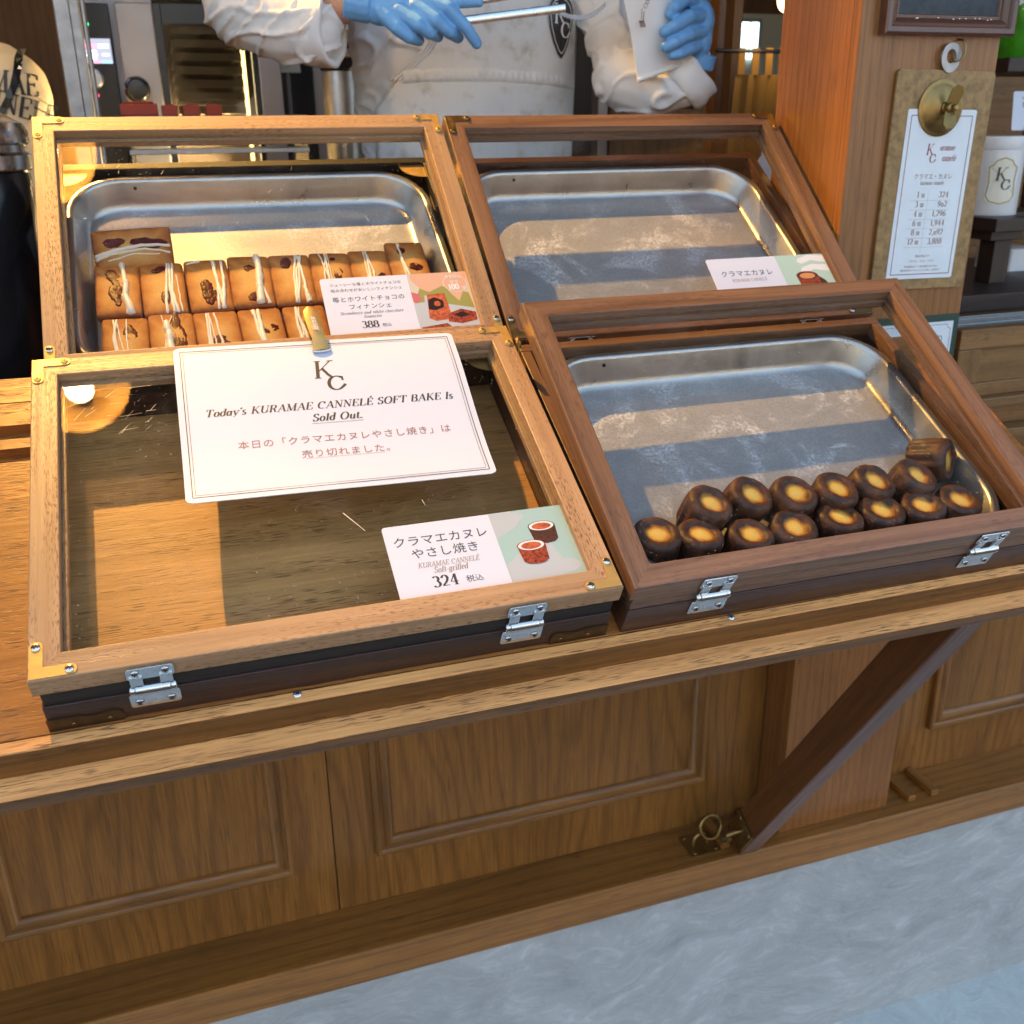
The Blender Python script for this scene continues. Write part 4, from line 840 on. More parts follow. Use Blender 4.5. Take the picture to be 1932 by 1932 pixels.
jtext(mb, 'クラマエカヌレ', -.037, .0185, .0128, z=z, sp=1.05); jtext(mb, 'やさし焼き', -.037, .0030, .0128, z=z, sp=1.05)
fit(mb, 'KURAMAE CANNELÉ', -.037, -.0090, .058, shear=.22, thick=.13, thin=.06, m=1, z=z); fit(mb, 'Soft-grilled', -.037, -.0165, .032, shear=.22, thick=.15, thin=.06, m=1, z=z)
fit(mb, '324', -.045, -.0325, .0240, wide=1.2, thick=.17, thin=.05, z=z); jtext(mb, '税込', -.018, -.0315, .0082, z=z)
mb.build('lettering', ['ink', 'ink_grey'], c)
mb = MB(); picture(mb, 0); z1 = z + .00005
poly2(mb, [(SX + .001, -.043), (SX + .04, -.043), (SX + .055, -.02), (SX + .05, .0), (SX + .02, -.005), (SX + .001, -.02)], 1, z1)
poly2(mb, [(SX, .012), (SX + .02, .022), (SX + .035, .036), (SX + .02, .043), (SX, .043)], 2, z1); ell(mb, SX + .045, -.030, .026, .010, 1, z1 + .00003)
gcanele(mb, SX + .047, .012, .0145, 4, 5, z1 + .0001, 6); gcanele(mb, SX + .030, -.010, .0150, 3, 5, z1 + .0004, 6)
mb.build('printed_picture', ['p_teal', 'p_grey', 'p_grey', 'p_red', 'p_dark', 'p_orange', 'p_white'], c)
c = price_card('RL', 'price card reading 388 with sliced financiers pictured, on the rear left lid')
mb = MB()
jtext(mb, 'ジューシーな苺とホワイトチョコの', -.037, .0310, .0052, z=z, sp=1.05); jtext(mb, '組み合わせがおいしいフィナンシェ', -.037, .0225, .0052, z=z, sp=1.05)
jtext(mb, '苺とホワイトチョコの', -.037, .0075, .0084, z=z, sp=1.05); jtext(mb, 'フィナンシェ', -.037, -.0040, .0084, z=z, sp=1.05)
fit(mb, 'Strawberry and white chocolate', -.037, -.0120, .074, shear=.2, thick=.12, thin=.05, sp=.06, wide=1.1, z=z); fit(mb, 'financier', -.037, -.0180, .0210, shear=.2, thick=.12, thin=.05, sp=.06, wide=1.1, z=z)
fit(mb, '388', -.042, -.0325, .0200, thick=.17, thin=.05, wide=1.25, z=z); jtext(mb, '税込', -.023, -.0320, .0055, z=z); mb.build('lettering', ['ink'], c)
mb = MB(); picture(mb, 0)
poly2(mb, [(SX, -.005), (SX + .012, .022), (SX + .03, .026), (SX + .07, .010), (SX + .073, -.02), (SX, -.025)], 1, z1)
poly2(mb, [(SX + .003, .043), (SX + .003, .034), (SX + .012, .020), (SX + .022, .014), (SX + .042, .024), (SX + .048, .010), (SX + .056, -.002), (SX + .060, .006), (SX + .070, .024), (SX + .073, .043)], 2, z1 + .00004)
poly2(mb, [(SX, .016), (SX + .008, .012), (SX + .012, .004), (SX + .004, -.001), (SX, .0)], 3, z1 + .00008)
poly2(mb, [(SX, -.002), (SX + .02, .0), (SX + .05, -.008), (SX + .073, -.014), (SX + .073, -.043), (SX + .001, -.043), (SX, -.02)], 4, z1 + .00006)
poly2(mb, [(SX + .012, -.024), (SX + .018, .010), (SX + .040, .012), (SX + .042, -.028), (SX + .022, -.030)], 5, z1 + .0001)
poly2(mb, [(SX + .018, .002), (SX + .026, .006), (SX + .036, .0), (SX + .035, -.010), (SX + .024, -.014), (SX + .016, -.012)], 6, z1 + .00014); ell(mb, SX + .028, -.004, .004, .004, 5, z1 + .00016)
poly2(mb, [(SX + .038, -.020), (SX + .055, -.014), (SX + .072, -.020), (SX + .071, -.032), (SX + .052, -.036), (SX + .036, -.032)], 7, z1 + .00012)
poly2(mb, [(SX + .044, -.022), (SX + .056, -.018), (SX + .064, -.024), (SX + .052, -.027)], 6, z1 + .00016); poly2(mb, [(SX + .015, .009), (SX + .018, .009), (SX + .014, -.026), (SX + .010, -.024)], 4, z1 + .00018)
poly2(mb, [(SX + .002, -.038), (SX + .034, -.034), (SX + .040, -.042), (SX + .004, -.043)], 7, z1 + .0001)
outline(mb, [(SX + .056 + .0145 * cos(radians(a)), .0255 + .0135 * sin(radians(a))) for a in range(0, 360, 12)], .0005, 8, z1 + .0002)
jtext(mb, '季節商品', SX + .056, .0340, .0052, m=8, z=z1 + .0002); jtext(mb, '限定', SX + .056, .0260, .0052, m=8, z=z1 + .0002, sp=1.2); fit(mb, '100', SX + .0535, .0160, .0135, thick=.22, thin=.08, m=8, z=z1 + .0002); jtext(mb, '個', SX + .0655, .0165, .0050, m=8, z=z1 + .0002)
mb.build('printed_picture', ['p_beige', 'p_olive', 'p_skin', 'p_pink', 'p_grey', 'p_orange', 'p_jam', 'p_red', 'p_white'], c)
c = price_card('RR', 'price card with a hand holding a dark cannelé pictured, on the rear right lid')
mb = MB(); jtext(mb, 'クラマエカヌレ', -.037, .0130, .0108, z=z, sp=1.08); fit(mb, 'KURAMAE CANNELÉ', -.037, .0030, .052, thick=.12, thin=.06, m=1, z=z)
fit(mb, '324', -.045, -.0260, .0200, thick=.19, thin=.05, z=z); jtext(mb, '税込', -.018, -.0255, .0082, z=z); mb.build('lettering', ['ink', 'ink_grey'], c)
mb = MB(); picture(mb, 0)
for y0, y1 in ((.030, .040), (.014, .024)): poly2(mb, [(SX + .030, y0 + .001), (SX + .036, y0 - .003), (SX + .052, y0 + .003), (SX + .0735, y0 - .002), (SX + .0735, y1), (SX + .050, y1 + .002), (SX + .034, y0 + .007)], 1, z1)
gcanele(mb, SX + .036, -.004, .018, 2, 3, z1 + .0001, 4); poly2(mb, [(SX + .052, .006), (SX + .060, -.002), (SX + .072, -.028), (SX + .060, -.04), (SX + .046, -.02)], 4, z1 + .00005)
mb.build('printed_picture', ['p_green', 'p_white', 'p_red', 'p_amber', 'p_dark'], c)
# ================================================================== things on the pillar
F = Matrix(((1, 0, 0, 0), (0, 0, -1, 0), (0, 1, 0, 0), (0, 0, 0, 1)))
def wall(x, z, y=0.46, a=0.0): return Matrix.Translation((x, y, z)) @ F @ RZ(a)
cb = put(empty('chalkboard', label='small chalkboard in a moulded mahogany frame at the top of the pillar', cat='chalkboard'), wall(1.1645, 0.6330))
mb = MB(); CPROF = [(0, 0), (0, .014), (.003, .016), (.009, .015), (.011, .012), (.014, .013), (.0195, .009), (.0205, .006), (.024, .006), (.0255, .003)]
for (d0, h0), (d1, h1) in zip(CPROF[:-1], CPROF[1:]):
    for k in range(4):
        C_ = lambda d: [(-.1055 + d, -.130 + d), (.1055 - d, -.130 + d), (.1055 - d, .130 - d), (-.1055 + d, .130 - d)]
        a, b = C_(d0), C_(d1); j = (k + 1) % 4; q = 0 if k % 2 == 0 else 1
        mb.face([(*a[k], h0), (*a[j], h0), (*b[j], h1), (*b[k], h1)], [(a[k][q] + k, d0), (a[j][q] + k, d0), (b[j][q] + k, d1), (b[k][q] + k, d1)])
mb.build('frame', 'frame_mahog', cb, smooth=40)
mb = MB(); mb.box((-.0805, -.105, .0005), (.0805, .105, .003)); mb.build('slate', 'chalkboard', cb)
mb = MB(); rr = random.Random(5)
for k in range(5): text(mb, 'soft bake', -.05 + k * .001, .07 - k * .028, .014, align='l', shear=.2, thick=.1, thin=.08, z=.0033)
for k in range(10): ell(mb, rr.uniform(-.06, .07), -.1105 + rr.uniform(-.001, .001), .0012, .0007, 0, .0135)
mb.build('chalk_marks', 'white_ink', cb)
hk = put(empty('wall_hook', label='bent steel wire hook screwed into the pillar under the chalkboard', cat='hook'), wall(1.186, 0.487))
mb = MB(); mb.tube([(.004, .012, 0), (.004, .011, .008), (.006, .004, .012), (.006, -.006, .013), (.0, -.014, .013), (-.008, -.016, .012), (-.012, -.012, .012)], .0016, 8); mb.build('wire', 'brass_old', hk, smooth=60)
pb = put(empty('clipboard_menu', label='aged fibre clipboard with brass wing nut clip and price list on the pillar', cat='clipboard'), wall(1.1725, 0.3150, 0.4585, -0.018))
mb = MB(); mb.prism(rrect(-.0810, .0810, -.1460, .1460, .007), 0, .0045); mb.build('board', 'fibreboard', pb, bevel=0.0008)
mb = MB(); pts = [(.0155 * cos(radians(a)), .163 + .0165 * sin(radians(a))) for a in range(0, 181, 15)] + [(-.0165, .142), (.0165, .142)]
inn = [(.0078 * cos(radians(a)), .163 + .0088 * sin(radians(a))) for a in range(0, 360, 15)]
o_ = [(.0158 * cos(radians(a)), .163 + (.0168 if a < 180 else .0205) * sin(radians(a))) for a in range(0, 360, 15)]
for k in range(24):
    j = (k + 1) % 24
    mb.face([(*o_[k], .0062), (*o_[j], .0062), (*inn[j], .0062), (*inn[k], .0062)]); mb.face([(*inn[k], .0048), (*inn[j], .0048), (*o_[j], .0048), (*o_[k], .0048)])
    mb.face([(*o_[k], .0048), (*o_[j], .0048), (*o_[j], .0062), (*o_[k], .0062)]); mb.face([(*inn[j], .0048), (*inn[k], .0048), (*inn[k], .0062), (*inn[j], .0062)])
mb.build('hanging_ring', 'alu', pb)
mb = MB(); mb.prism(rrect(-.0575, .0575, -.131, .0965, .003), .0047, .0056); pap = mb.build('price_list', 'paper_menu', pb)
mb = MB(); z = .0059; outline(mb, rrect(-.0515, .0515, -.125, .0890, .0005, 1), .0010, 0, z)
logo(mb, -.010, .0390, .0210, 0, z); fit(mb, 'uramae', .0165, .0440, .0260, thick=.12, thin=.05, z=z, shear=.1); fit(mb, 'annelé', .0215, .0300, .0240, thick=.12, thin=.05, z=z, shear=.1)
jtext(mb, 'クラマエ・カヌレ', -.001, .0065, .0082, m=1, z=z); fit(mb, 'kuramae cannele', -.001, -.0015, .040, thick=.13, thin=.06, m=2, z=z)
for k, (a, b) in enumerate((('1', '324'), ('3', '972'), ('4', '1,296'), ('6', '1,944'), ('8', '2,592'), ('12', '3,888'))):
    y = -.0185 - k * .0128
    text(mb, a, -.0200, y, .0076, align='r', thick=.14, thin=.05, wide=1.25, m=1, z=z); jtext(mb, '個', -.0140, y, .0066, m=1, z=z); text(mb, b, .0300, y, .0076, align='r', thick=.14, thin=.05, wide=1.25, sp=.05, m=1, z=z)
    mb.face([(-.034, y - .0042, z), (.034, y - .0042, z), (.034, y - .0040, z), (-.034, y - .0040, z)], None, 2)
mb.face([(-.0050, -.092, z), (-.0048, -.092, z), (-.0048, -.008, z), (-.0050, -.008, z)], None, 2)
jtext(mb, '価格は税込です', 0, -.1005, .0036, m=1, z=z); jtext(mb, 'クラマエ・カヌレ・ギフト', 0, -.1075, .0036, m=1, z=z); jtext(mb, '表示価格はすべて税込価格となります', 0, -.1150, .0034, m=1, z=z); jtext(mb, '箱代は別途ちょうだいいたします詳しくは店員まで', 0, -.1200, .0030, m=1, z=z)
mb.build('lettering', ['ink_red', 'ink_brown', 'ink_grey'], pap)
mb = MB(); K = Matrix.Translation((-.006, .098, .0058))
mb.lathe([(.0365, 0), (.0365, .0012), (.0345, .0020), (.0315, .0022), (.0305, .0030), (.018, .0075), (.0095, .0092), (.0080, .0098), (.0080, .0135), (.0060, .0150), (.0, .0152)], 48, 0, K, True, False); mb.build('clip_disc', 'brass_old', pb, smooth=40)
mb = MB(); K = Matrix.Translation((-.006, .098, .0200)) @ RZ(-.22)
mb.lathe([(.0072, -.004), (.0072, .008), (.0055, .010), (.0042, .0102), (.0042, .0175), (.0034, .0185), (0, .0185)], 20, 0, K, True, False)
for s in (1, -1):
    W_ = [(-.0060, .003), (-.0085, .012), (-.0090, .022), (-.0050, .0295), (.0020, .0300), (.0072, .0235), (.0070, .012), (.0055, .003)]
    if s < 0: W_ = [(-x, -y) for x, y in W_]
    mb.prism(W_, -.0016, .0020, T=K @ Matrix.Translation((0, 0, .004)) @ Matrix.Rotation(.35 * s, 4, 'X') @ Matrix.Rotation(-.55, 4, 'Y'))
mb.build('wing_nut', 'brass_old', pb, smooth=35, bevel=0.0008)
gs = put(empty('green_notice', label='green bordered white notice about bags and boxes on the pillar foot', cat='notice'), wall(1.157, 0.0425))
mb = MB(); mb.prism(rrect(-.1000, .1000, -.0850, .0850, .002), 0, .0035); mb.build('backing', 'green_board', gs, bevel=0.0004)
mb = MB(); mb.prism(rrect(-.0900, .0900, -.0750, .0750, .001), .0036, .0042); pp = mb.build('paper', 'paper_menu', gs)
mb = MB(); z = .0045
q = [(-.086, -.071), (.086, -.071), (.086, .064), (.081, .066), (.079, .071), (-.079, .071), (-.081, .066), (-.086, .064)]; outline(mb, q, .0006, 0, z)
jtext(mb, '「有料」のお持ち帰り', .004, .0430, .0150, z=z); jtext(mb, '袋・箱のご案内', .010, .0200, .0150, z=z); fit(mb, 'Bag and Box for Takeaway', .010, .0050, .088, thick=.15, thin=.07, z=z)
poly2(mb, [(.004, -.045), (.040, -.045), (.040, -.010), (.026, -.010), (.026, -.016), (.004, -.016)], 1, z); poly2(mb, [(-.030, -.060), (.062, -.060), (.062, -.028), (.040, -.028), (-.030, -.034)], 1, z + .00005)
outline(mb, rrect(.006, .022, -.016, .004, .002, 2), .0014, 1, z); poly2(mb, [(.044, -.046), (.054, -.046), (.055, -.034), (.043, -.034)], 2, z + .0001)
mb.build('print', ['ink', 'kraft', 'p_white'], pp)
# ================================================================== right bay
def thing(mb, name, mats, label, cat, group=None, **k): return tag(mb.build(name, mats, None, **k), label, cat, group)
tr = empty('window_track', (1.262, 0.60, 0.075), label='bright metal sliding window track on the sill right of the pillar', cat='track')
mb = MB(); mb.box((0, -.012, 0.006), (1.48, -.006, .014), 0); mb.box((0, .004, 0.006), (1.48, .010, .014), 0); mb.box((0, -.016, 0), (1.48, .016, .0058), 0); mb.build('rail', 'steel_rough', tr, bevel=0.0008)
mb = MB(); mb.box((1.262, .566, .02), (2.74, .585, .074), 0); mb.box((1.262, .6175, .055), (2.74, 1.30, .0735), 0); thing(mb, 'window_sill', 'interior', 'brown wooden window sill board behind the metal track', 'sill')
cf = empty('drop_front', (1.307, 0.50, -0.02), label='oak drop front cabinet flap with recessed panel, right of the pillar', cat='cabinet')
mb = MB(); W_ = 1.42
mb.box((0, 0, .078), (W_, .026, .110), 0); mb.box((0, 0, 0), (W_, .026, .022), 0); mb.box((0, 0.0003, .0222), (.045, .0257, .0778), 2); mb.box((W_ - .045, 0.0003, .0222), (W_, .0257, .0778), 2); mb.build('frame', 'cabinet', cf, bevel=0.0015)
mb = MB(); mb.box((.0452, .007, .0222), (W_ - .0452, .018, .0778), 0); mb.build('panel', 'cabinet', cf)
mb = MB(); mb.box((.0, -.016, -.016), (W_, .025, -.0005), 0); mb.box((.0, -.012, -.075), (W_, .025, -.058), 0); mb.build('ledge', 'cabinet', cf, bevel=0.002)
mb = MB(); mb.box((.0, .0255, -.10), (W_, .032, .10), 0); mb.build('backing', 'cabinet', cf)
mb = MB(); mb.box((1.45, .70, .0740), (2.6, 1.15, .105), 0); thing(mb, 'dark_board', 'stand_dark', 'thick dark stained board lying on the sill under the tin stand', 'board', bevel=0.002)
ts = empty('tin_stand', (1.63, 0.82, 0.105), label='dark stained two tier wooden stand holding the tins, right of the pillar', cat='stand')
def lp(px, py, y): return at(px, py, y) - Vector((1.63, 0.82, 0.105))
mb = MB(); mb.box((.005, -.018, 0), (.045, .022, .082), 2); mb.build('post', 'stand_dark', ts, bevel=0.0015)
mb = MB(); mb.box((-.030, -.050, .100), (.060, .10, .124), 0); mb.box((.0605, .03, .103), (.26, .14, .127), 0); mb.box((-.018, -.03, .082), (.056, .05, .0998), 1); mb.build('lower_tier', 'stand_dark', ts, bevel=0.0015)
mb = MB(); a = lp(1850, 125, .86); mb.box((-.02, -.01, a.z - .012), (.40, .15, a.z + .012), 0); mb.build('upper_tier', 'stand_dark', ts, bevel=0.0015)
mb = MB(); mb.box((.20, .10, .1272), (.236, .136, a.z - .0122), 2); mb.box((-.012, .105, .1272), (.03, .140, a.z - .0122), 2); mb.build('upper_post', 'stand_dark', ts, bevel=0.0015)
UT = 0.105 + a.z + .0122
def wrap(mb, c, r, phi, eps=.0014):
    """bend flat lettering (x, y, z) round a vertical cylinder"""
    mb.v = [(c[0] + (r + eps + v[2]) * sin(phi + v[0] / r), c[1] - (r + eps + v[2]) * cos(phi + v[0] / r), c[2] + v[1]) for v in mb.v]
def sub(mb):
    # split long faces so that they follow the curve
    out = MB()
    for f, mi in zip(mb.f, mb.mi):
        P_ = [Vector(mb.v[i]) for i in f]; c = sum(P_, Vector()) / len(P_)
        for k in range(len(P_)):
            a, b = P_[k], P_[(k + 1) % len(P_)]; out.face([c, a, b], None, mi)
    return out
def tin(c, r, h, mat, label, lab_mat, lidc=True):
    t = empty('tin', c, label=label, cat='tin')
    mb = MB(); mb.lathe([(r * .985, 0), (r, .0015), (r, h - .024), (r * .99, h - .0235)], 48); mb.build('body', mat, t, smooth=40)
    mb = MB(); mb.lathe([(r * 1.005, h - .0238), (r * 1.02, h - .0225), (r * 1.02, h - .003), (r * 1.0, h), (r * .9, h + .0004)], 48); mb.build('lid', mat, t, smooth=40)
    return t
TC = Vector((1.668, 0.868, 0.2292)); TR = 0.050
t = tin(TC, TR, .142, 'ceramic', 'white tin with a cream shield label on the lower tier of the stand', None)
sh = [(-.026, -.026), (-.019, -.036), (0, -.041), (.019, -.036), (.026, -.026), (.0255, -.020), (.0235, 0), (.0255, .020), (.026, .026), (.019, .030), (.014, .038), (0, .043), (-.014, .038), (-.019, .030), (-.026, .026), (-.0255, .020), (-.0235, 0), (-.0255, -.020)]
mb = MB(); poly2(mb, [(x * 1.12, y * 1.08) for x, y in sh], 0, 0); mb = sub(sub(mb)); m2 = MB(); outline(m2, sh, .0013, 1, .0003); m2 = sub(m2); logo(m2, .001, .004, .034, 2, .0004)
mb.add(m2); wrap(mb, (0, 0, .062), TR, -.42); mb.build('label', ['label_cream', 'bronze', 'ink'], t, smooth=70)
gt = tin((1.735, 0.93, UT), .062, .16, 'green_glass', 'green tin with a white label on the upper tier of the stand', None)
mb = MB(); poly2(mb, [(-.05, .075), (.05, .075), (.05, .135), (-.05, .135)], 0, 0); mb = sub(sub(sub(mb))); m2 = MB(); logo(m2, .0, .105, .04, 1, .0004); mb.add(m2); wrap(mb, (0, 0, 0), .062, -.40); mb.build('label', ['ceramic', 'ink'], gt, smooth=70)
pc = put(empty('tin_price_card', label='white price card reading 982 in a grey clip on top of the white tin', cat='price card'), Matrix.Translation((1.708, 0.835, 0.4150)) @ F @ Matrix.Rotation(-.12, 4, 'X'))
mb = MB(); mb.prism(rrect(-.050, .050, -.0340, .0340, .004), 0, .0008); mb.build('card', 'white_card', pc)
mb = MB(); z = .0010; jtext(mb, 'カヌレ専用オリジナル', 0, .0200, .0062, z=z); fit(mb, 'Cannelé de', -.002, .0060, .052, thick=.17, thin=.06, z=z); jtext(mb, 'カヌレ・ド・', 0, -.0020, .0058, z=z); fit(mb, 'for cannelé', -.004, -.0085, .030, shear=.2, thick=.14, thin=.07, m=1, z=z); fit(mb, '982', .006, -.0225, .0180, thick=.19, thin=.06, z=z)
mb.build('lettering', ['ink', 'ink_grey'], pc)
mb = MB(); mb.box((-.020, -.046, -.004), (.044, -.0250, .0040)); mb.build('clip', 'clip_tin', pc, bevel=0.001)
na = empty('napkin_stack', at(1890, 522, 0.97), label='stack of folded white napkins behind the dark post', cat='napkins')
na.location.z = 0.1052
for k in range(4):
    mb = MB(); rnd = random.Random(k); rings = []
    for zz, e in ((0, 0), (.004, .003), (.0085, .003), (.0115, -.002)): rings.append([(p[0] * (1 + e) + rnd.uniform(-.001, .001), p[1], zz + .0115 * k + rnd.uniform(-.0006, .0006)) for p in rrect(-.034, .034, -.05, .05, .006, 3)])
    mb.loft(rings); mb.build('napkin', 'napkin', na, smooth=50)
mb = MB(); mb.box((1.50, 1.18, .0740), (3.3, 1.21, .62), 0); mb.box((1.50, 1.165, .0740), (3.3, 1.1795, .13), 0); thing(mb, 'partition_panel', 'cabinet', 'ochre wooden partition panel behind the tin stand', 'panel')
# ================================================================== inside the shop
pot = empty('steel_urn', (-0.098, 0.72, 0.086), label='tall black urn with a shiny steel lid at the left edge of the counter', cat='urn')
mb = MB(); mb.lathe([(.084, 0), (.086, .004), (.086, .262), (.084, .266)], 40); mb.build('body', 'black_plastic', pot, smooth=40)
mb = MB(); mb.lathe([(.088, .266), (.090, .268), (.090, .284), (.087, .288), (.087, .296), (.091, .299), (.091, .312), (.086, .322), (.060, .336), (.02, .342), (.012, .352), (.016, .360), (.0, .364)], 48, 0, None, True, False); mb.build('lid', 'steel', pot, smooth=35)
p0 = at(97, 0, 1.35); mb = MB(); mb.box((p0.x + .002, 1.35, -.7), (p0.x + .026, 1.40, 2.34), 2); mb.box((p0.x + .0262, 1.354, -.7), (p0.x + .042, 1.396, 2.34), 2); thing(mb, 'metal_post', 'alu', 'grey metal upright post in front of the oven', 'post', bevel=0.001)
a_, b_ = at(154, 0, 1.28), at(184, 214, 1.28); mb = MB(); mb.tube([(a_.x, 1.28, 2.34), (a_.x, 1.28, -.7)], .0042, 10); thing(mb, 'thin_rod', 'alu', 'thin metal rod standing before the oven control panel', 'rod', smooth=60)
YO = 1.70
ov = empty('oven', (0.2, YO, -0.72), label='large grey oven with black control panel, lit screen and glowing glass door', cat='oven')
def ox(px, py=60): return at(px, py, YO).x - 0.2
def oz(py, px=200): return at(px, py, YO).z + 0.72
xl, x1, x2, x3 = ox(135), ox(222), ox(292), ox(498)
zb, zt = 0.55, 1.52
mb = MB(); mb.box((xl - .03, .02, 0), (x3 + .03, .70, zb), 0); mb.box((xl - .03, .02, zb), (x2, .70, zt)); mb.box((x3, .02, zb), (x3 + .03, .70, zt)); mb.box((x2, .02, zt - .10), (x3, .70, zt)); mb.box((x2, .45, zb), (x3, .70, zt - .10)); mb.build('housing', 'oven_grey', ov, bevel=0.004)
mb = MB(); mb.box((xl, 0, zb + .02), (x1 - .012, .0195, oz(6)), 0); pn = mb.build('control_panel', 'panel_black', ov, bevel=0.002)
sx0, sx1, sz0, sz1 = ox(148, 95), ox(210, 95), oz(120), oz(73)
mb = MB(); mb.face([(sx0, -.001, sz0), (sx1, -.001, sz0), (sx1, -.001, sz1), (sx0, -.001, sz1)], None, 0)
W_, H_ = sx1 - sx0, sz1 - sz0
for x, y, a, b, m_ in ((.0, .62, .62, .16, 1), (.62, .62, .30, .16, 2), (.04, .44, .2, .1, 2), (.04, .28, .22, .1, 2), (.40, .44, .14, .1, 2), (.40, .3, .16, .1, 2), (.40, .16, .12, .1, 2), (.70, .32, .22, .08, 2), (.42, .02, .2, .1, 1), (.66, .02, .32, .1, 3)):
    mb.face([(sx0 + x * W_, -.0015, sz0 + y * H_), (sx0 + (x + a) * W_, -.0015, sz0 + y * H_), (sx0 + (x + a) * W_, -.0015, sz0 + (y + b) * H_), (sx0 + x * W_, -.0015, sz0 + (y + b) * H_)], None, m_)
mb.build('screen', ['screen_grey', 'screen_red', 'screen_white', 'screen_blue'], pn)
FO = Matrix(((1, 0, 0, 0), (0, 0, -1, 0), (0, 1, 0, 0), (0, 0, 0, 1)))
mb = MB(); mb.lathe([(.020, 0), (.020, .012), (.017, .016), (0, .016)], 28, 0, Matrix.Translation((ox(177, 149), 0, oz(149))) @ FO, True, False); mb.build('knob', 'steel_rough', pn, smooth=40)
for q, (px, py, m_) in enumerate(((163, 46, 'led_green'), (183, 180, 'led_red'))):
    mb = MB(); mb.ball((ox(px, py), -.002, oz(py)), .0042, 8); mb.build('indicator_lamp', m_, pn, smooth=80)
mb = MB(); mb.box((x1, -.012, zb + .02), (x2, .0195, oz(4)), 0); mb.box((x3 - .02, -.012, zb + .02), (x3 + .028, .0195, oz(4)), 0); dr = mb.build('door', 'oven_grey', ov, bevel=0.003)
mb = MB(); xw = ox(470); mb.box((x2 + .001, -.010, zb + .02), (x2 + .016, .018, oz(4))); mb.box((xw, -.010, zb + .02), (x3 - .021, .018, oz(4))); mb.box((x2 + .0165, -.010, oz(44)), (xw - .0005, .018, oz(4))); mb.build('door_frame', 'panel_black', dr, bevel=0.001)
mb = MB(); mb.box((x2 + .017, -.006, zb + .02), (xw - .001, -.003, oz(44.5))); mb.build('door_glass', 'oven_glass', dr)
mb = MB(); hx, hz = ox(260, 171), oz(171); mb.lathe([(.012, 0), (.012, .03), (.024, .036), (.026, .05), (.02, .06), (0, .062)], 24, 0, Matrix.Translation((hx, -.012, hz)) @ FO, True, False); mb.box((hx - .013, -.06, hz - .10), (hx + .013, -.038, hz)); mb.build('handle', 'black_plastic', dr, smooth=40, bevel=0.002)
for k in range(7):
    mb = MB(); zz = oz(60 + k * 26); mb.box((x2 + .03, .03, zz), (xw - .02, .40, zz + .007)); mb.box((x2 + .03, .02, zz + .0), (xw - .02, .03, zz + .016)); mb.build('baking_sheet', 'steel_rough', ov, bevel=0.001)
mb = MB(); mb.box((xw - .018, .03, zb + .03), (xw - .012, .06, oz(62))); mb.build('oven_lamp', 'oven_light', ov)
lt = bpy.data.lights.new('oven_lamp_light', 'AREA'); lt.energy = 7.0; lt.color = (1, .74, .38); lt.shape = 'RECTANGLE'; lt.size = .05; lt.size_y = .5; lo = bpy.data.objects.new('oven_lamp_light', lt); COL.objects.link(lo); lo.parent = ov; lo.location = (xw - .03, .12, (zb + zt) / 2 - .1); lo.rotation_euler = (0, radians(90), 0)
# rack of silicone moulds in front of the oven
rk = empty('pan_rack', (0.22, 1.22, 0.02), label='dark rack of sheet pans in front of the oven carrying the orange moulds', cat='rack')
zr = at(320, 219, 1.22).z - .02
for k, dzv in enumerate((0, -.055, -.11)):
    mb = MB(); mb.box((-.12, -.02, zr + dzv - .008), (.19, .20, zr + dzv)); mb.build('sheet_pan', 'steel_rough' if k else 'oven_grey', rk, bevel=0.001)
mb = MB()
for x in (-.122, .19): mb.box((x, .0, -.6), (x + .004, .19, zr - .009))
mb.build('side_frame', 'panel_black', rk)
for k, (a, b) in enumerate(((228, 299), (306, 336), (346, 378), (390, 420))):
    xa, xb = at(a, 214, 1.22).x, at(b, 214, 1.22).x; zc = zr + .0205
    mb = MB(); n_ = 3 if k == 0 else 1
    mb.prism([(xa, 1.22), (xb, 1.22), (xb, 1.30), (xa, 1.30)], zc, zc + (.017 if k else .020)); mb.prism([(xa + .006, 1.228), (xb - .006, 1.228), (xb - .006, 1.292), (xa + .006, 1.292)], zc + (.017 if k else .020), zc + (.019 if k else .024))
    thing(mb, 'silicone_mould', 'silicone', 'orange red silicone baking mould on the rack, ' + ('largest and leftmost' if k == 0 else ['second', 'third', 'fourth'][k - 1] + ' from the left'), 'mould', 'orange moulds on the pan rack', bevel=0.002)
# drinks machine and steel canister
dm = empty('drinks_machine', at(648, 120, 1.45), label='black machine head with round knobs on a steel canister beside the apron', cat='machine'); dl = dm.location.copy()
q = lambda px, py: at(px, py, 1.45) - dl
a, b = q(612, 20), q(690, 128); mb = MB(); mb.prism(rrect(a.x, b.x, 0, .14, .03), b.z, a.z + .2); mb.build('head', 'panel_black', dm, bevel=0.003)
for px, py, r_ in ((656, 58, .013), (656, 101, .009)):
    c = q(px, py); mb = MB(); mb.lathe([(r_, 0), (r_, .008), (r_ * .7, .011), (0, .011)], 24, 0, Matrix.Translation((c.x, -.0005, c.z)) @ FO, True, False); mb.build('knob', 'steel_rough', dm, smooth=40)
a, b = q(616, 130), q(690, 130); mb = MB(); mb.lathe([((b.x - a.x) / 2, -.5), ((b.x - a.x) / 2, b.z - .002)], 40, 0, Matrix.Translation(((a.x + b.x) / 2, .07, 0))); mb.build('canister', 'steel_rough', dm, smooth=40)
c0 = at(540, 120, 1.85); fr_ = empty('steel_cabinet', (c0.x, 1.85, -0.72), label='tall grey steel cabinet with a pale label between oven and machine', cat='cabinet')
mb = MB(); mb.box((-.07, 0, 0), (.09, .4, 2.0), 2); mb.build('carcass', 'oven_grey', fr_, bevel=0.003)
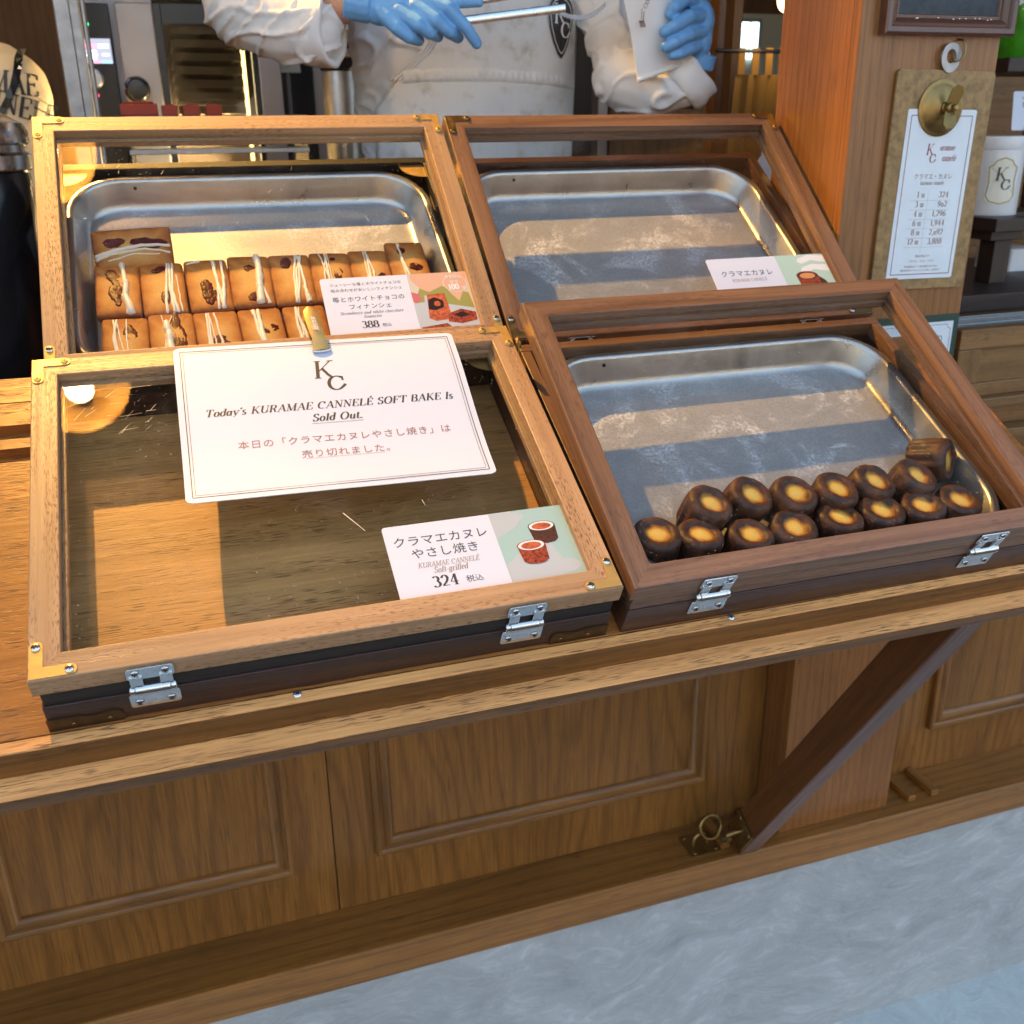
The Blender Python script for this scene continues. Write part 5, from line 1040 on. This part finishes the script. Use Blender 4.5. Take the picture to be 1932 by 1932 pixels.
mb = MB(); mb.box((-.055, -.012, .6), (-.002, -.0005, 1.35)); mb.box((.006, -.012, .6), (.06, -.0005, 1.35)); mb.build('door', 'panel_black', fr_, bevel=0.002)
mb = MB(); mb.box((-.045, -.015, c0.z + .72 - .02), (.03, -.0125, c0.z + .72 + .06)); mb.build('label', 'cream', fr_)
# noren curtain, back room, globe
a, b = at(1392, 96, 1.70), at(1500, 92, 1.70); nz = a.z
nr = empty('ochre_curtain', (a.x, 1.70, nz), label='ochre half curtain hanging by loops from a rod beside the pillar', cat='curtain')
mb = MB(); W_ = 0.28; n_ = 60; front = []; backr = []
cols = [(i / n_ * W_, .006 * sin(i / n_ * 38) + .003 * sin(i / n_ * 90 + 1)) for i in range(n_ + 1)]
mb.loft([[(x, y + .006 * k_, -.055 - .06 * k_) for x, y in cols] + [(x, y + .006 * k_ + .002, -.055 - .06 * k_) for x, y in reversed(cols)] for k_ in range(12)], 0, True)
mb.build('cloth', 'noren', nr, smooth=70)
for k in range(7):
    x = .004 + k * .040; mb = MB(); mb.prism([(x, 0), (x + .020, 0), (x + .020, .004), (x, .004)], -.056, 0.008); mb.build('loop', 'noren', nr)
mb = MB(); mb.tube([(-.06, .002, .0), (W_ + .03, .002, .0)], .005, 10); mb.build('rod', 'panel_black', nr, smooth=60)
a, b = at(1386, 30, 3.26), at(1500, 100, 3.26); mb = MB(); mb.box((a.x, 3.262, b.z - .6), (b.x + .3, 3.298, a.z + .01)); thing(mb, 'pale_wall_panel', 'cream', 'pale greenish wall section around the far window behind the curtain', 'wall')
wn = empty('far_window', at(1410, 70, 3.25), label='small bright window in the far pale wall above the curtain', cat='window'); wl = wn.location.copy()
a, b = at(1394, 42, 3.25) - wl, at(1427, 110, 3.25) - wl
mb = MB(); mb.box((a.x, 0, b.z), (b.x, .006, a.z)); mb.build('pane', 'window_light', wn)
mb = MB(); mb.box((a.x - .012, -.004, b.z), (a.x - .0002, .010, a.z)); mb.box((b.x + .0002, -.004, b.z), (b.x + .012, .010, a.z)); mb.box((a.x - .012, -.004, a.z + .0002), (b.x + .012, .010, a.z + .014)); mb.box(((a.x + b.x) / 2 + .005, -.003, b.z), ((a.x + b.x) / 2 + .011, -.0002, a.z)); mb.build('frame', 'oven_grey', wn)
def post(px0, px1, y, mat, label, z1=2.34, py=250):
    a, b = at(px0, py, y), at(px1, py, y); mb = MB(); mb.box((a.x, y, -.72), (b.x, y + .05, z1), 2); thing(mb, 'door_post', mat, label, 'post', None, bevel=0.002)
post(1128, 1146, 2.2, 'oven_grey', 'pale upright door post just right of the white apron'); post(1344, 1362, 2.0, 'pillar', 'brown door post right of the rolled sleeve'); post(1372, 1388, 1.9, 'interior', 'narrow brown post carrying the curtain rod')
mb = MB(); a, b = at(1108, 250, 2.5), at(1130, 250, 2.5); mb.box((a.x - .3, 2.5, -.72), (b.x, 2.55, 0.95), 2); thing(mb, 'recess_shade', 'body_black', 'near black board painted as the shade of a recess behind the apron', 'recess')  # shade of the recess put in as a near-black board
mb = MB(); a, b = at(1150, 250, 2.6), at(1345, 250, 2.6); mb.box((a.x, 2.6, -.72), (b.x, 2.64, 1.75), 2); thing(mb, 'wood_door', 'cabinet', 'ochre brown wooden door in the background right of the apron', 'door')
c = at(1491, 0, 1.62); gl = empty('globe_lamp', c, label='lit yellow globe lamp peeking out left of the pillar', cat='lamp')
mb = MB(); mb.ball((0, 0, 0), .031, 16); mb.build('globe', 'globe', gl, smooth=80)
mb = MB(); mb.tube([(0, 0, .03), (0, 0, 2.35 - c.z)], .003, 8); mb.lathe([(.010, .026), (.010, .05), (.004, .055)], 16); mb.build('cord', 'black_plastic', gl, smooth=50)
c = at(1441, 322, 0.84); bo = empty('squeeze_bottle', (c.x + .004, 0.84, 0.12), label='small white plastic bottle behind the rear right display box', cat='bottle'); h = at(1441, 286, .84).z - .12
mb = MB(); mb.lathe([(.018, 0), (.019, .003), (.019, h - .03), (.014, h - .012), (.0095, h - .006), (.0095, h), (.006, h + .002)], 24); mb.build('body', 'ceramic', bo, smooth=50)
mb = MB(); mb.box((-1.49, 1.300, 1.60), (1.6, 1.62, 1.63), 0); thing(mb, 'beam_blocker', 'interior', 'unseen wooden board added under the spotlight to shade the bakers', 'light blocker')  # unseen board added to keep the spot beam off the baker's arms
# ------------------------------------------------------------------ lamps
def lamp(name, kind, loc, e, col, size, parent=None, rot=None, spot=None, blend=.3):
    l = bpy.data.lights.new(name, kind); l.energy = e; l.color = col
    l.shadow_soft_size = size
    if spot: l.spot_size = spot; l.spot_blend = blend
    o = bpy.data.objects.new(name, l); COL.objects.link(o); o.location = loc
    if rot: o.rotation_euler = rot
    if parent: o.parent = parent
    return o
WARM = (1.0, 0.54, 0.13)
pd = empty('pendant_lamp', (-0.075, 0.735, 1.30), label='warm pendant lamp with a conical brass shade over the left of the counter', cat='lamp')
mb = MB(); mb.ball((0, 0, 0), .030, 14); mb.build('bulb', 'bulb', pd, smooth=80)
mb = MB(); mb.lathe([(.105, -.012), (.098, .004), (.060, .050), (.028, .074), (.018, .085), (.016, .085), (.026, .072), (.058, .047), (.096, .002), (.103, -.012)], 40, 0, None, False, False); mb.build('shade', 'brass', pd, smooth=50)
mb = MB(); mb.tube([(0, 0, .08), (0, 0, 1.05)], .003, 8); mb.build('cord', 'black_plastic', pd, smooth=50)
lamp('pendant_light', 'POINT', (0, 0, -.045), 1.2, WARM, .03, pd)
sp = empty('ceiling_spotlight', (-0.25, 1.50, 2.12), label='black ceiling spotlight throwing warm light onto the display boxes', cat='lamp')
tgt = Vector((0.64, 0.22, 0.12)); dv = (tgt - Vector((-0.25, 1.50, 2.12))); q_ = dv.to_track_quat('-Z', 'Y').to_euler()
o = MB(); o.lathe([(.030, .008), (.032, .01), (.032, .11), (.02, .12), (.0, .12)], 28, 0, None, False, False); can = o.build('can', 'black_plastic', sp, smooth=40); can.rotation_euler = q_
lamp('spot_light', 'SPOT', (0, 0, 0), 105.0, WARM, .016, sp, q_, radians(41), .8)
lamp('globe_light', 'POINT', (0, 0, -.06), 0.12, (1, .7, .34), .03, gl)
cp = empty('fill_lamp', (0.85, 2.0, 2.33), label='unseen warm fill lamp added under the middle of the shop ceiling', cat='lamp')
mb = MB(); mb.lathe([(.12, .02), (.12, 0), (.10, -.02), (0, -.025)], 32, 0, None, True, False); mb.build('diffuser', 'globe', cp, smooth=50)
lamp('fill_light', 'POINT', (0, 0, -.10), 6.0, (1.0, .80, .56), .10, cp)  # added fill from an unseen lamp, brightens the shop interior
# ================================================================== people
def caps(mb, chain, n=12):
    for (p, r) in chain: mb.ball(p, r, 8)
    for (p, r), (q, s) in zip(chain[:-1], chain[1:]): mb.tube([Vector(p), Vector(p).lerp(Vector(q), .5), Vector(q)], [r, (r + s) / 2, s], n)
def torso(mb, secs, n=28):
    mb.loft([[(cx + rx * cos(2 * pi * k / n), cy + ry * sin(2 * pi * k / n), z) for k in range(n)] for z, rx, ry, cx, cy in secs])
def blob(mb, name, mats, voxel, iters=6, parent=None, fold=None):
    me = bpy.data.meshes.new('tmp'); me.from_pydata(mb.v, [], mb.f); bm = bmesh.new(); bm.from_mesh(me); bmesh.ops.remove_doubles(bm, verts=bm.verts, dist=1e-6); bmesh.ops.recalc_face_normals(bm, faces=bm.faces); bm.to_mesh(me); bm.free()
    t = bpy.data.objects.new('tmp', me); COL.objects.link(t)
    r = t.modifiers.new('r', 'REMESH'); r.mode = 'VOXEL'; r.voxel_size = voxel
    s = t.modifiers.new('s', 'SMOOTH'); s.iterations = iters; s.factor = .5
    dg = bpy.context.evaluated_depsgraph_get(); dg.update(); m2 = bpy.data.meshes.new_from_object(t.evaluated_get(dg)); bpy.data.objects.remove(t); bpy.data.meshes.remove(me)
    if fold:
        m2.update(); ns = [v.normal.copy() for v in m2.vertices]
        for v, nn in zip(m2.vertices, ns): v.co += nn * fold(v.co)
    m2.name = name; m2.materials.clear()
    for x in (mats if isinstance(mats, list) else [mats]): m2.materials.append(M[x])
    m2.shade_smooth(); m2.update(); o = bpy.data.objects.new(name, m2); COL.objects.link(o); o.parent = parent; return o
def folds(amp, sx, sy, sz, seed=0):
    def f(p):
        a = noise.noise(Vector((p.x * sx + seed, p.y * sy, p.z * sz))); b = noise.noise(Vector((p.x * sx * 2.3 + seed, p.y * sy * 2.3 + 5, p.z * sz * 2.3)))
        return amp * ((1 - abs(a) * 2.2) * .8 + b * .5 - .3)
    return f
def sleeve_folds(p):
    a = noise.noise(Vector((p.x * 13 + p.z * 9, p.y * 9, p.z * 22 - p.x * 8))); b = noise.noise(Vector((p.x * 34 + 7, p.y * 30, p.z * 46 + p.x * 20))); c = noise.noise(Vector((p.x * 6, p.y * 6 + 3, p.z * 7)))
    d = noise.noise(Vector((p.x * 20 - p.z * 16, p.y * 8, p.z * 12 + p.x * 10)))
    return .0060 * max(0, 1 - abs(a) * 7.0) + .0045 * max(0, 1 - abs(d) * 9.0) + .0006 * b + .005 * c - .002
XC, YC = 0.675, 1.095
TS = [(-.08, .165, .12), (.12, .165, .115), (.32, .172, .112), (.48, .182, .115), (.60, .19, .115), (.68, .175, .10), (.735, .10, .075)]
Lsh, Rsh = Vector((.875, 1.09, .69)), Vector((.485, 1.09, .69))
re_, rc_, rw_ = at(462, 8, .95), at(600, 42, .875), at(688, 6, .845)      # baker's right arm (left in the picture)
le_, lc_, lw_ = at(1178, 150, .885), at(1288, 158, .815), at(1318, 112, .80)
mb = MB(); torso(mb, [(z, rx, ry, XC, YC) for z, rx, ry in TS])
caps(mb, [((XC, YC, .70), .055), ((XC, YC - .01, .80), .052)]); mb.ball((XC, YC - .02, .915), .088, 12, 0, (.86, 1.05, 1.25))
for s in (-1, 1):
    mb.ball((XC + s * .077, YC - .01, .91), .018, 6, 0, (.5, 1, 1.6)); caps(mb, [((XC + s * .085, YC, -.08), .085), ((XC + s * .09, YC, -.38), .058), ((XC + s * .09, YC + .01, -.66), .042), ((XC + s * .09, YC - .08, -.69), .03)])
mb.ball((XC, YC - .115, .905), .015, 6, 0, (.8, 1.3, 1.4)); mb.tube([(XC - .024, YC - .108, .868), (XC, YC - .112, .866), (XC + .024, YC - .108, .868)], .006, 8)
caps(mb, [(Rsh, .05), (re_, .040), (re_.lerp(rw_, .72), .031), (re_.lerp(rw_, .9), .025)]); caps(mb, [(Lsh, .046), (at(1160, 60, .985), .034), (le_, .036), (le_.lerp(lw_, .7), .028), (le_.lerp(lw_, .9), .021)])
baker = blob(mb, 'person', 'skin', .007, 6); tag(baker, 'person in a white work shirt and stained white apron, holding tongs and a paper bag', 'person')
mb = MB()
for s in (-1, 1): mb.ball((XC + s * .031, YC - .103, .922), .011, 8)
mb.build('eyes', 'hair', baker, smooth=80)
mb = MB(); mb.ball((XC, YC - .004, .945), .094, 14, 0, (.9, 1.04, 1.12)); mb.v = [(x, max(y, YC - .075 + max(0, .99 - z) * 1.2), max(z, .88)) for x, y, z in mb.v]; mb.build('hair', 'hair', baker, smooth=80)
mb = MB()
for s in (-1, 1): caps(mb, [((XC + s * .085, YC, -.02), .105), ((XC + s * .09, YC, -.38), .075), ((XC + s * .09, YC + .01, -.66), .06)])
blob(mb, 'trousers', 'trousers', .010, 4, baker)
mb = MB(); torso(mb, [(z, rx + .014, ry + .012, XC, YC) for z, rx, ry in TS])
caps(mb, [(Rsh, .066), (re_, .060), (re_.lerp(rc_, .6) + Vector((0, 0, -.012)), .056), (rc_ + Vector((-.012, 0, -.010)), .048)])
caps(mb, [(Lsh, .058), (at(1160, 60, .985), .047), (le_, .050), (le_.lerp(lc_, .5) + Vector((0, 0, -.012)), .046), (lc_, .041)])
blob(mb, 'shirt', 'shirt', .0038, 6, baker, sleeve_folds)
def cuff(c, ax, r, wd, name):
    K = frame_between(c, Vector(c) + Vector(ax)); mb = MB(); n = 40; rings = []
    for t, e in ((-.5, -.004), (-.42, .003), (-.1, .005), (.2, .004), (.45, .006), (.5, .001), (.42, -.005), (-.3, -.006)):
        rings.append([K @ Vector(((r + e + .003 * noise.noise(Vector((cos(a) * 2, sin(a) * 2, t * 3)))) * cos(a) * 1.0, (r + e + .004 * noise.noise(Vector((cos(a) * 2.3 + 4, sin(a) * 2.3, t * 2)))) * sin(a) * 1.06, t * wd + .005 * noise.noise(Vector((cos(a) * 1.5, sin(a) * 1.5, 7))))) for a in [2 * pi * k / n for k in range(n)]])
    mb.loft(rings, 0, True, False, False); return mb.build(name, 'shirt', baker, smooth=80)
cuff(rc_ + Vector((.000, 0, -.008)), rw_ - re_, .046, .050, 'rolled_cuff'); cuff(lc_ + Vector((.004, 0, .004)), Vector((.5, -.1, .55)), .042, .045, 'rolled_cuff')
# apron
def ay(x, z, off=0.0):
    rx, ry = .214, .135
    for (z0, a0, b0), (z1, a1, b1) in zip(TS[:-1], TS[1:]):
        if z0 <= z <= z1: f = (z - z0) / (z1 - z0); rx = a0 + (a1 - a0) * f + .026; ry = b0 + (b1 - b0) * f + .020
    if z < TS[0][0]: rx, ry = .165 + .026 + (TS[0][0] - z) * .12, .14 + (TS[0][0] - z) * .1
    q = max(0.0, 1 - ((x - XC) / rx) ** 2)
    return YC - ry * sqrt(q) - off + .006 * (1 - abs(noise.noise(Vector((x * 9 + z * 3, 1, z * 4 - x * 2)))) * 2.5) * .6 + .0022 * noise.noise(Vector((x * 30 + z * 14, 3, z * 18)))
ZS = at(900, 142, .97).z
def ax_(z):
    xl, xr = .500, .866
    if z > ZS - .05: xl = .500 + min(1, (z - ZS + .05) / .10) * .085
    if z > ZS + .10: xr = .866 - min(1, (z - ZS - .10) / .14) * .05
    return xl, xr
mb = MB(); nz_, nx_ = 60, 48; z0, z1 = -.25, .70; g = []
for i in range(nz_ + 1):
    z = z0 + (z1 - z0) * i / nz_; xl, xr = ax_(z); g.append([Vector((xl + (xr - xl) * j / nx_, ay(xl + (xr - xl) * j / nx_, z), z)) for j in range(nx_ + 1)])
for i in range(nz_):
    for j in range(nx_): mb.face([g[i][j], g[i][j + 1], g[i + 1][j + 1], g[i + 1][j]])
ap = mb.build('apron', 'apron', baker, smooth=80); so = ap.modifiers.new('thick', 'SOLIDIFY'); so.thickness = .0022; so.offset = 1
mb = MB(); xl, xr = ax_(ZS); n_ = 110; rows = []
for zz, of in ((-.011, .000), (-.010, .0022), (-.0035, .0034), (.0035, .0034), (.010, .0022), (.011, .0)):
    rows.append([Vector((xl + (xr - xl) * j / n_, ay(xl + (xr - xl) * j / n_, ZS, of + (.0016 if j % 4 < 2 and abs(zz) < .005 else 0)), ZS + zz - .02 * ((j / n_) - .3) ** 2)) for j in range(n_ + 1)])
for a, b in zip(rows[:-1], rows[1:]):
    for j in range(n_): mb.face([a[j], a[j + 1], b[j + 1], b[j]])
mb.build('waistband', 'apron', ap, smooth=60)
mb = MB()
for k in range(3):
    pts = [at(820 - k * 2, 62, .97), at(800, 95, .97), at(772, 122, .97), at(745, 150, .97)]; mb.tube([(p.x + .006 * k, ay(p.x + .006 * k, p.z, .002), p.z) for p in pts], .0022, 8)
mb.build('bib_hem', 'apron', ap, smooth=60)
bc = at(1070, 46, .965)
def bproj(mb, off): mb.v = [(bc.x + v[0], ay(bc.x + v[0] * .9, bc.z + v[1], off + v[2]), bc.z + v[1]) for v in mb.v]
tear = [(.0290 * cos(radians(a)), .018 + .030 * sin(radians(a))) for a in range(-8, 189, 12)] + [(-.0255, -.004), (-.0175, -.026), (-.008, -.043), (0, -.050), (.008, -.043), (.0175, -.026), (.0255, -.004)]
mb = MB(); poly2(mb, tear, 0, 0); mb = sub(sub(mb)); m2 = MB(); outline(m2, [(x * .86, y * .88) for x, y in tear], .0013, 1, .0008); logo(m2, .001, .006, .044, 1, .0008, .02); mb.add(m2); bproj(mb, .0065)
mb.build('badge', ['black_plastic', 'white_ink'], ap)
# gloves
def hand(mb, wrist, palm, fingers, rw=.027):
    fingers = [[(p, r * .90) for p, r in ch] for ch in fingers]
    mb.tube([wrist[0], wrist[1]], [rw * 1.02, rw], 14)
    for p, r, sc in palm: mb.ball(p, r, 9, 0, sc)
    for ch in fingers: caps(mb, ch, 10)
mb = MB(); W0 = at(652, -2, .855); W1 = at(700, 8, .845)
P = at
hand(mb, (W0, W1), [(P(722, 12, .838), .030, (1.0, .62, .92)), (P(752, 10, .832), .032, (1.05, .58, .9)), (P(786, 2, .828), .028, (1.0, .6, .85))],
 [[(P(722, 24, .826), .014), (P(748, 52, .812), .0115), (P(772, 70, .812), .0105), (P(790, 76, .828), .0095)],
  [(P(752, 22, .820), .0145), (P(788, 46, .802), .0120), (P(812, 62, .806), .0108), (P(826, 68, .826), .0095)],
  [(P(782, 12, .818), .0145), (P(822, 38, .798), .0122), (P(848, 60, .802), .0110), (P(864, 70, .822), .0098)],
  [(P(800, -2, .818), .0140), (P(846, 16, .798), .0118), (P(880, 52, .796), .0104), (P(899, 82, .802), .0092)],
  [(P(770, -22, .850), .0150), (P(820, -16, .815), .0125), (P(866, 2, .800), .0110), (P(902, 3, .800), .0095)]])
gv = blob(mb, 'glove', 'glove', .0019, 4, baker, folds(.0007, 45, 45, 50, 1))
mb = MB(); W0 = at(1316, 128, .800); W1 = at(1324, 100, .795)
hand(mb, (W0, W1), [(P(1318, 74, .79), .030, (.66, .9, 1.1)), (P(1322, 42, .788), .031, (.62, .9, 1.05)), (P(1310, 18, .786), .026, (.8, .8, .9))],
 [[(P(1316, 4, .782), .0145), (P(1294, -4, .762), .0122), (P(1274, 12, .756), .0112), (P(1265, 26, .762), .0100)],
  [(P(1326, 30, .776), .0145), (P(1300, 32, .754), .0122), (P(1272, 50, .748), .0110), (P(1254, 60, .756), .0096)],
  [(P(1328, 58, .776), .0140), (P(1300, 64, .754), .0118), (P(1274, 80, .750), .0106), (P(1256, 88, .756), .0094)],
  [(P(1322, 84, .780), .0125), (P(1302, 92, .760), .0105), (P(1282, 102, .756), .0094), (P(1268, 104, .760), .0085)],
  [(P(1314, 100, .810), .0140), (P(1294, 122, .815), .0118), (P(1270, 136, .818), .0100)]], .025)
blob(mb, 'glove', 'glove', .0019, 4, baker, folds(.0007, 45, 45, 50, 2))
# tongs and paper bag
tg = empty('tongs', P(1000, 24, .806), label='steel pastry tongs with scalloped ends in the blue gloved hand', cat='tongs'); tl_ = tg.location.copy()
def bar(a, b, w0, w1, th):
    mb = MB(); a, b = Vector(a) - tl_, Vector(b) - tl_; d = (b - a).normalized(); u = d.cross(Vector((0, 1, 0))).normalized(); rings = []
    for t, wd in ((0, w0), (.5, (w0 + w1) / 2), (1, w1)):
        c = a.lerp(b, t); rings.append([c + u * wd * x + Vector((0, th * y, 0)) for x, y in ((-.5, -.2), (-.3, -.5), (.3, -.5), (.5, -.2), (.5, .5), (-.5, .5))])
    mb.loft(rings); return mb.build('arm', 'steel', tg, smooth=40)
bar(P(775, 52, .812), P(1066, 15, .806), .0125, .0125, .005); bar(P(775, 22, .835), P(1060, -26, .806), .0125, .0125, .005)
def scallop(c0, c1, sgn, y):
    mb = MB(); n = 44; a0, a1 = Vector(P(*c0, y)) - tl_, Vector(P(*c1, y)) - tl_; L = (a1 - a0); d = L.normalized(); u = Vector((0, -1, 0)).cross(d).normalized() * sgn; inn = []; out = []
    for k in range(n + 1):
        t = k / n; bow = sin(pi * t) ** .8 * .013; p = a0 + L * t + u * bow; inn.append(p); out.append(p + u * (.0065 + .0014 * sin(k * 2.2)))
    for k in range(n):
        for dy in (0, .003): mb.face([inn[k] + Vector((0, dy, 0)), inn[k + 1] + Vector((0, dy, 0)), out[k + 1] + Vector((0, dy, 0)), out[k] + Vector((0, dy, 0))])
        mb.face([out[k], out[k + 1], out[k + 1] + Vector((0, .003, 0)), out[k] + Vector((0, .003, 0))]); mb.face([inn[k + 1], inn[k], inn[k] + Vector((0, .003, 0)), inn[k + 1] + Vector((0, .003, 0))])
    return mb.build('scalloped_end', 'alu', tg)
scallop((1056, 18), (1142, 2), -1, .805); scallop((1052, -22), (1140, -10), 1, .805)
bg_ = empty('paper_bag', P(1240, 60, .80), label='white waxed paper bag held open in the blue gloved hand', cat='bag'); bl = bg_.location.copy()
mb = MB(); rows = []
for (lx, ly), (rx_, ry_), dep in (((1158, -60), (1262, -70), .020), ((1176, -10), (1282, -20), .020), ((1188, 50), (1304, 34), .018), ((1197, 105), (1322, 74), .013), ((1203, 150), (1336, 100), .005)):
    L_, R_ = P(lx, ly, .790) - bl, P(rx_, ry_, .790) - bl; n = 14; ring = []
    for k in range(n + 1): t = k / n; ring.append(L_.lerp(R_, t) + Vector((0, -dep * sin(pi * t) + .002 * noise.noise(Vector((t * 4, ly * .05, 1))), 0)))
    for k in range(n, -1, -1): t = k / n; ring.append(L_.lerp(R_, t) + Vector((0, dep * sin(pi * t) + .0012, 0)))
    rows.append(ring)
mb.loft(rows, 0, True, False, True); pbg = mb.build('sheet', 'paper_bag', bg_, smooth=50)
mb = MB(); L_, R_ = P(1203, 152, .788) - bl, P(1338, 101, .788) - bl; mb.tube([L_, L_.lerp(R_, .5) + Vector((0, -.004, 0)), R_], .0035, 8); mb.build('folded_hem', 'paper_bag', bg_, smooth=60)
mb = MB(); c = P(1211, 45, .771) - bl
poly2(mb, [(-.006, 0), (0, -.008), (.006, 0), (0, .008)], 0, 0); text(mb, 'KC CANNELE', .0, .0, .0062, align='l', thick=.16, thin=.09, ang=0)
mb.v = [(c.x + (v[0] * cos(1.05) - v[1] * sin(1.05)) * .9, c.y - .0015, c.z + .012 * 0 + v[0] * sin(1.05) + v[1] * cos(1.05) + (.010 if v[0] > .0061 else 0)) for v in mb.v]
mb.build('print', 'ink_grey', bg_)
# colleague at the left edge
q0 = at(-22, 185, 1.45); mb = MB(); X1_, Y1_ = q0.x, q0.y
caps(mb, [((X1_ + .01, Y1_, q0.z + .0), .085), ((X1_ - .14, Y1_ + .02, q0.z + .02), .09)]); torso(mb, [(-.02, .15, .11, X1_ - .08, Y1_ + .02), (.2, .15, .11, X1_ - .08, Y1_ + .02), (q0.z - .02, .17, .115, X1_ - .08, Y1_ + .02), (q0.z + .05, .12, .08, X1_ - .09, Y1_ + .02)])
caps(mb, [((X1_ - .10, Y1_, q0.z + .05), .05), ((X1_ - .12, Y1_ - .03, q0.z + .14), .05)]); mb.ball((X1_ - .13, Y1_ - .05, q0.z + .24), .085, 10, 0, (.9, 1.05, 1.2))
for s in (0, 1): caps(mb, [((X1_ - .15 + s * .15, Y1_ + .02, -.02), .08), ((X1_ - .15 + s * .15, Y1_ + .02, -.66), .045)])
caps(mb, [((X1_ + .015, Y1_, q0.z), .05), ((X1_ + .03, Y1_ - .10, q0.z - .24), .04), ((X1_ - .10, Y1_ - .28, q0.z - .22), .03)])
col2 = blob(mb, 'person', 'skin', .010, 6); tag(col2, 'person in a beige lettered shirt with a dark strap at the left edge', 'person')
mb = MB(); mb.ball((X1_ - .13, Y1_ - .045, q0.z + .265), .092, 12, 0, (.92, 1.05, 1.1)); mb.v = [(x, y, max(z, q0.z + .23)) for x, y, z in mb.v]; mb.build('hair', 'hair', col2, smooth=80)
mb = MB()
for s in (0, 1): caps(mb, [((X1_ - .15 + s * .15, Y1_ + .02, .0), .095), ((X1_ - .15 + s * .15, Y1_ + .02, -.66), .06)])
blob(mb, 'trousers', 'trousers', .012, 4, col2)
mb = MB(); caps(mb, [((X1_ + .012, Y1_, q0.z), .100), ((X1_ - .14, Y1_ + .02, q0.z + .02), .105)]); torso(mb, [(-.02, .165, .125, X1_ - .08, Y1_ + .02), (.2, .165, .125, X1_ - .08, Y1_ + .02), (q0.z - .02, .185, .13, X1_ - .08, Y1_ + .02), (q0.z + .05, .13, .095, X1_ - .09, Y1_ + .02)])
caps(mb, [((X1_ + .02, Y1_, q0.z), .075), ((X1_ + .032, Y1_ - .06, q0.z - .15), .062)])
sh2 = blob(mb, 'shirt', 'shirt_beige', .008, 6, col2, folds(.006, 9, 9, 12, 8))
sm = sh2.data; bvh = BVHTree.FromPolygons([v.co.copy() for v in sm.vertices], [tuple(p.vertices) for p in sm.polygons])
def onto(mb, off=.0015):
    out = []
    for v in mb.v:
        o = Vector(v); d = (o - CAM).normalized(); h = bvh.ray_cast(CAM + d * .8, d)
        out.append(tuple((h[0] - d * off) if h[0] else v))
    mb.v = out
def shirt_text(s, px, py, size, ang):
    c = at(px, py, 1.34); mb = MB(); text(mb, s, 0, 0, size, align='r', thick=.17, thin=.06, ang=ang); mb.v = [(c.x + v[0], 1.34, c.z + v[1]) for v in mb.v]; onto(mb); return mb
mb = shirt_text('KURAMAE', 74, 182, .034, -.16); mb.add(shirt_text('CANNELE', 108, 240, .034, -.30)); mb.build('lettering', 'ink', sh2)
mb = MB()
pts = [(42, 92), (36, 108), (34, 130), (28, 160), (18, 185), (8, 205), (-6, 230)]
for (a, b), (c, d) in zip(pts[:-1], pts[1:]): mb.face([at(a - 9, b, 1.34), at(a + 7, b, 1.34), at(c + 7, d, 1.34), at(c - 9, d, 1.34)])
onto(mb, .004); mb.build('apron_strap', 'black_plastic', sh2)
# ================================================================== wear: scratches on the closed lid's glass
rr = random.Random(9); mb = MB()
def scr(u, v, L, a, wd=.00025):
    du, dv = cos(a), sin(a); z = T_L - .0088
    mb.face([(u - dv * wd, v + du * wd, z), (u + du * L - dv * wd * .4, v + dv * L + du * wd * .4, z), (u + du * L + dv * wd * .4, v + dv * L - du * wd * .4, z), (u + dv * wd, v - du * wd, z)])
for k in range(26): scr(rr.uniform(.03, .11), rr.uniform(.27, .35), rr.uniform(.003, .022), rr.choice([.1, .12, .75, .8, 1.0]) + rr.uniform(-.06, .06), rr.uniform(.0001, .00022))
scr(.268, .138, .030, -1.0, .0005); scr(.345, .142, .008, -1.4, .0003)
mb.build('glass_scratches', 'scratch', BOX['FL'][1])
mb = MB()
for k in range(34): scr(rr.uniform(.03, .47), rr.uniform(.20, .35), rr.uniform(.002, .012), rr.uniform(0, 3.1), rr.uniform(.00012, .0003))
mb.build('glass_scratches', 'scratch', BOX['RL'][1])
bpy.context.view_layer.update()
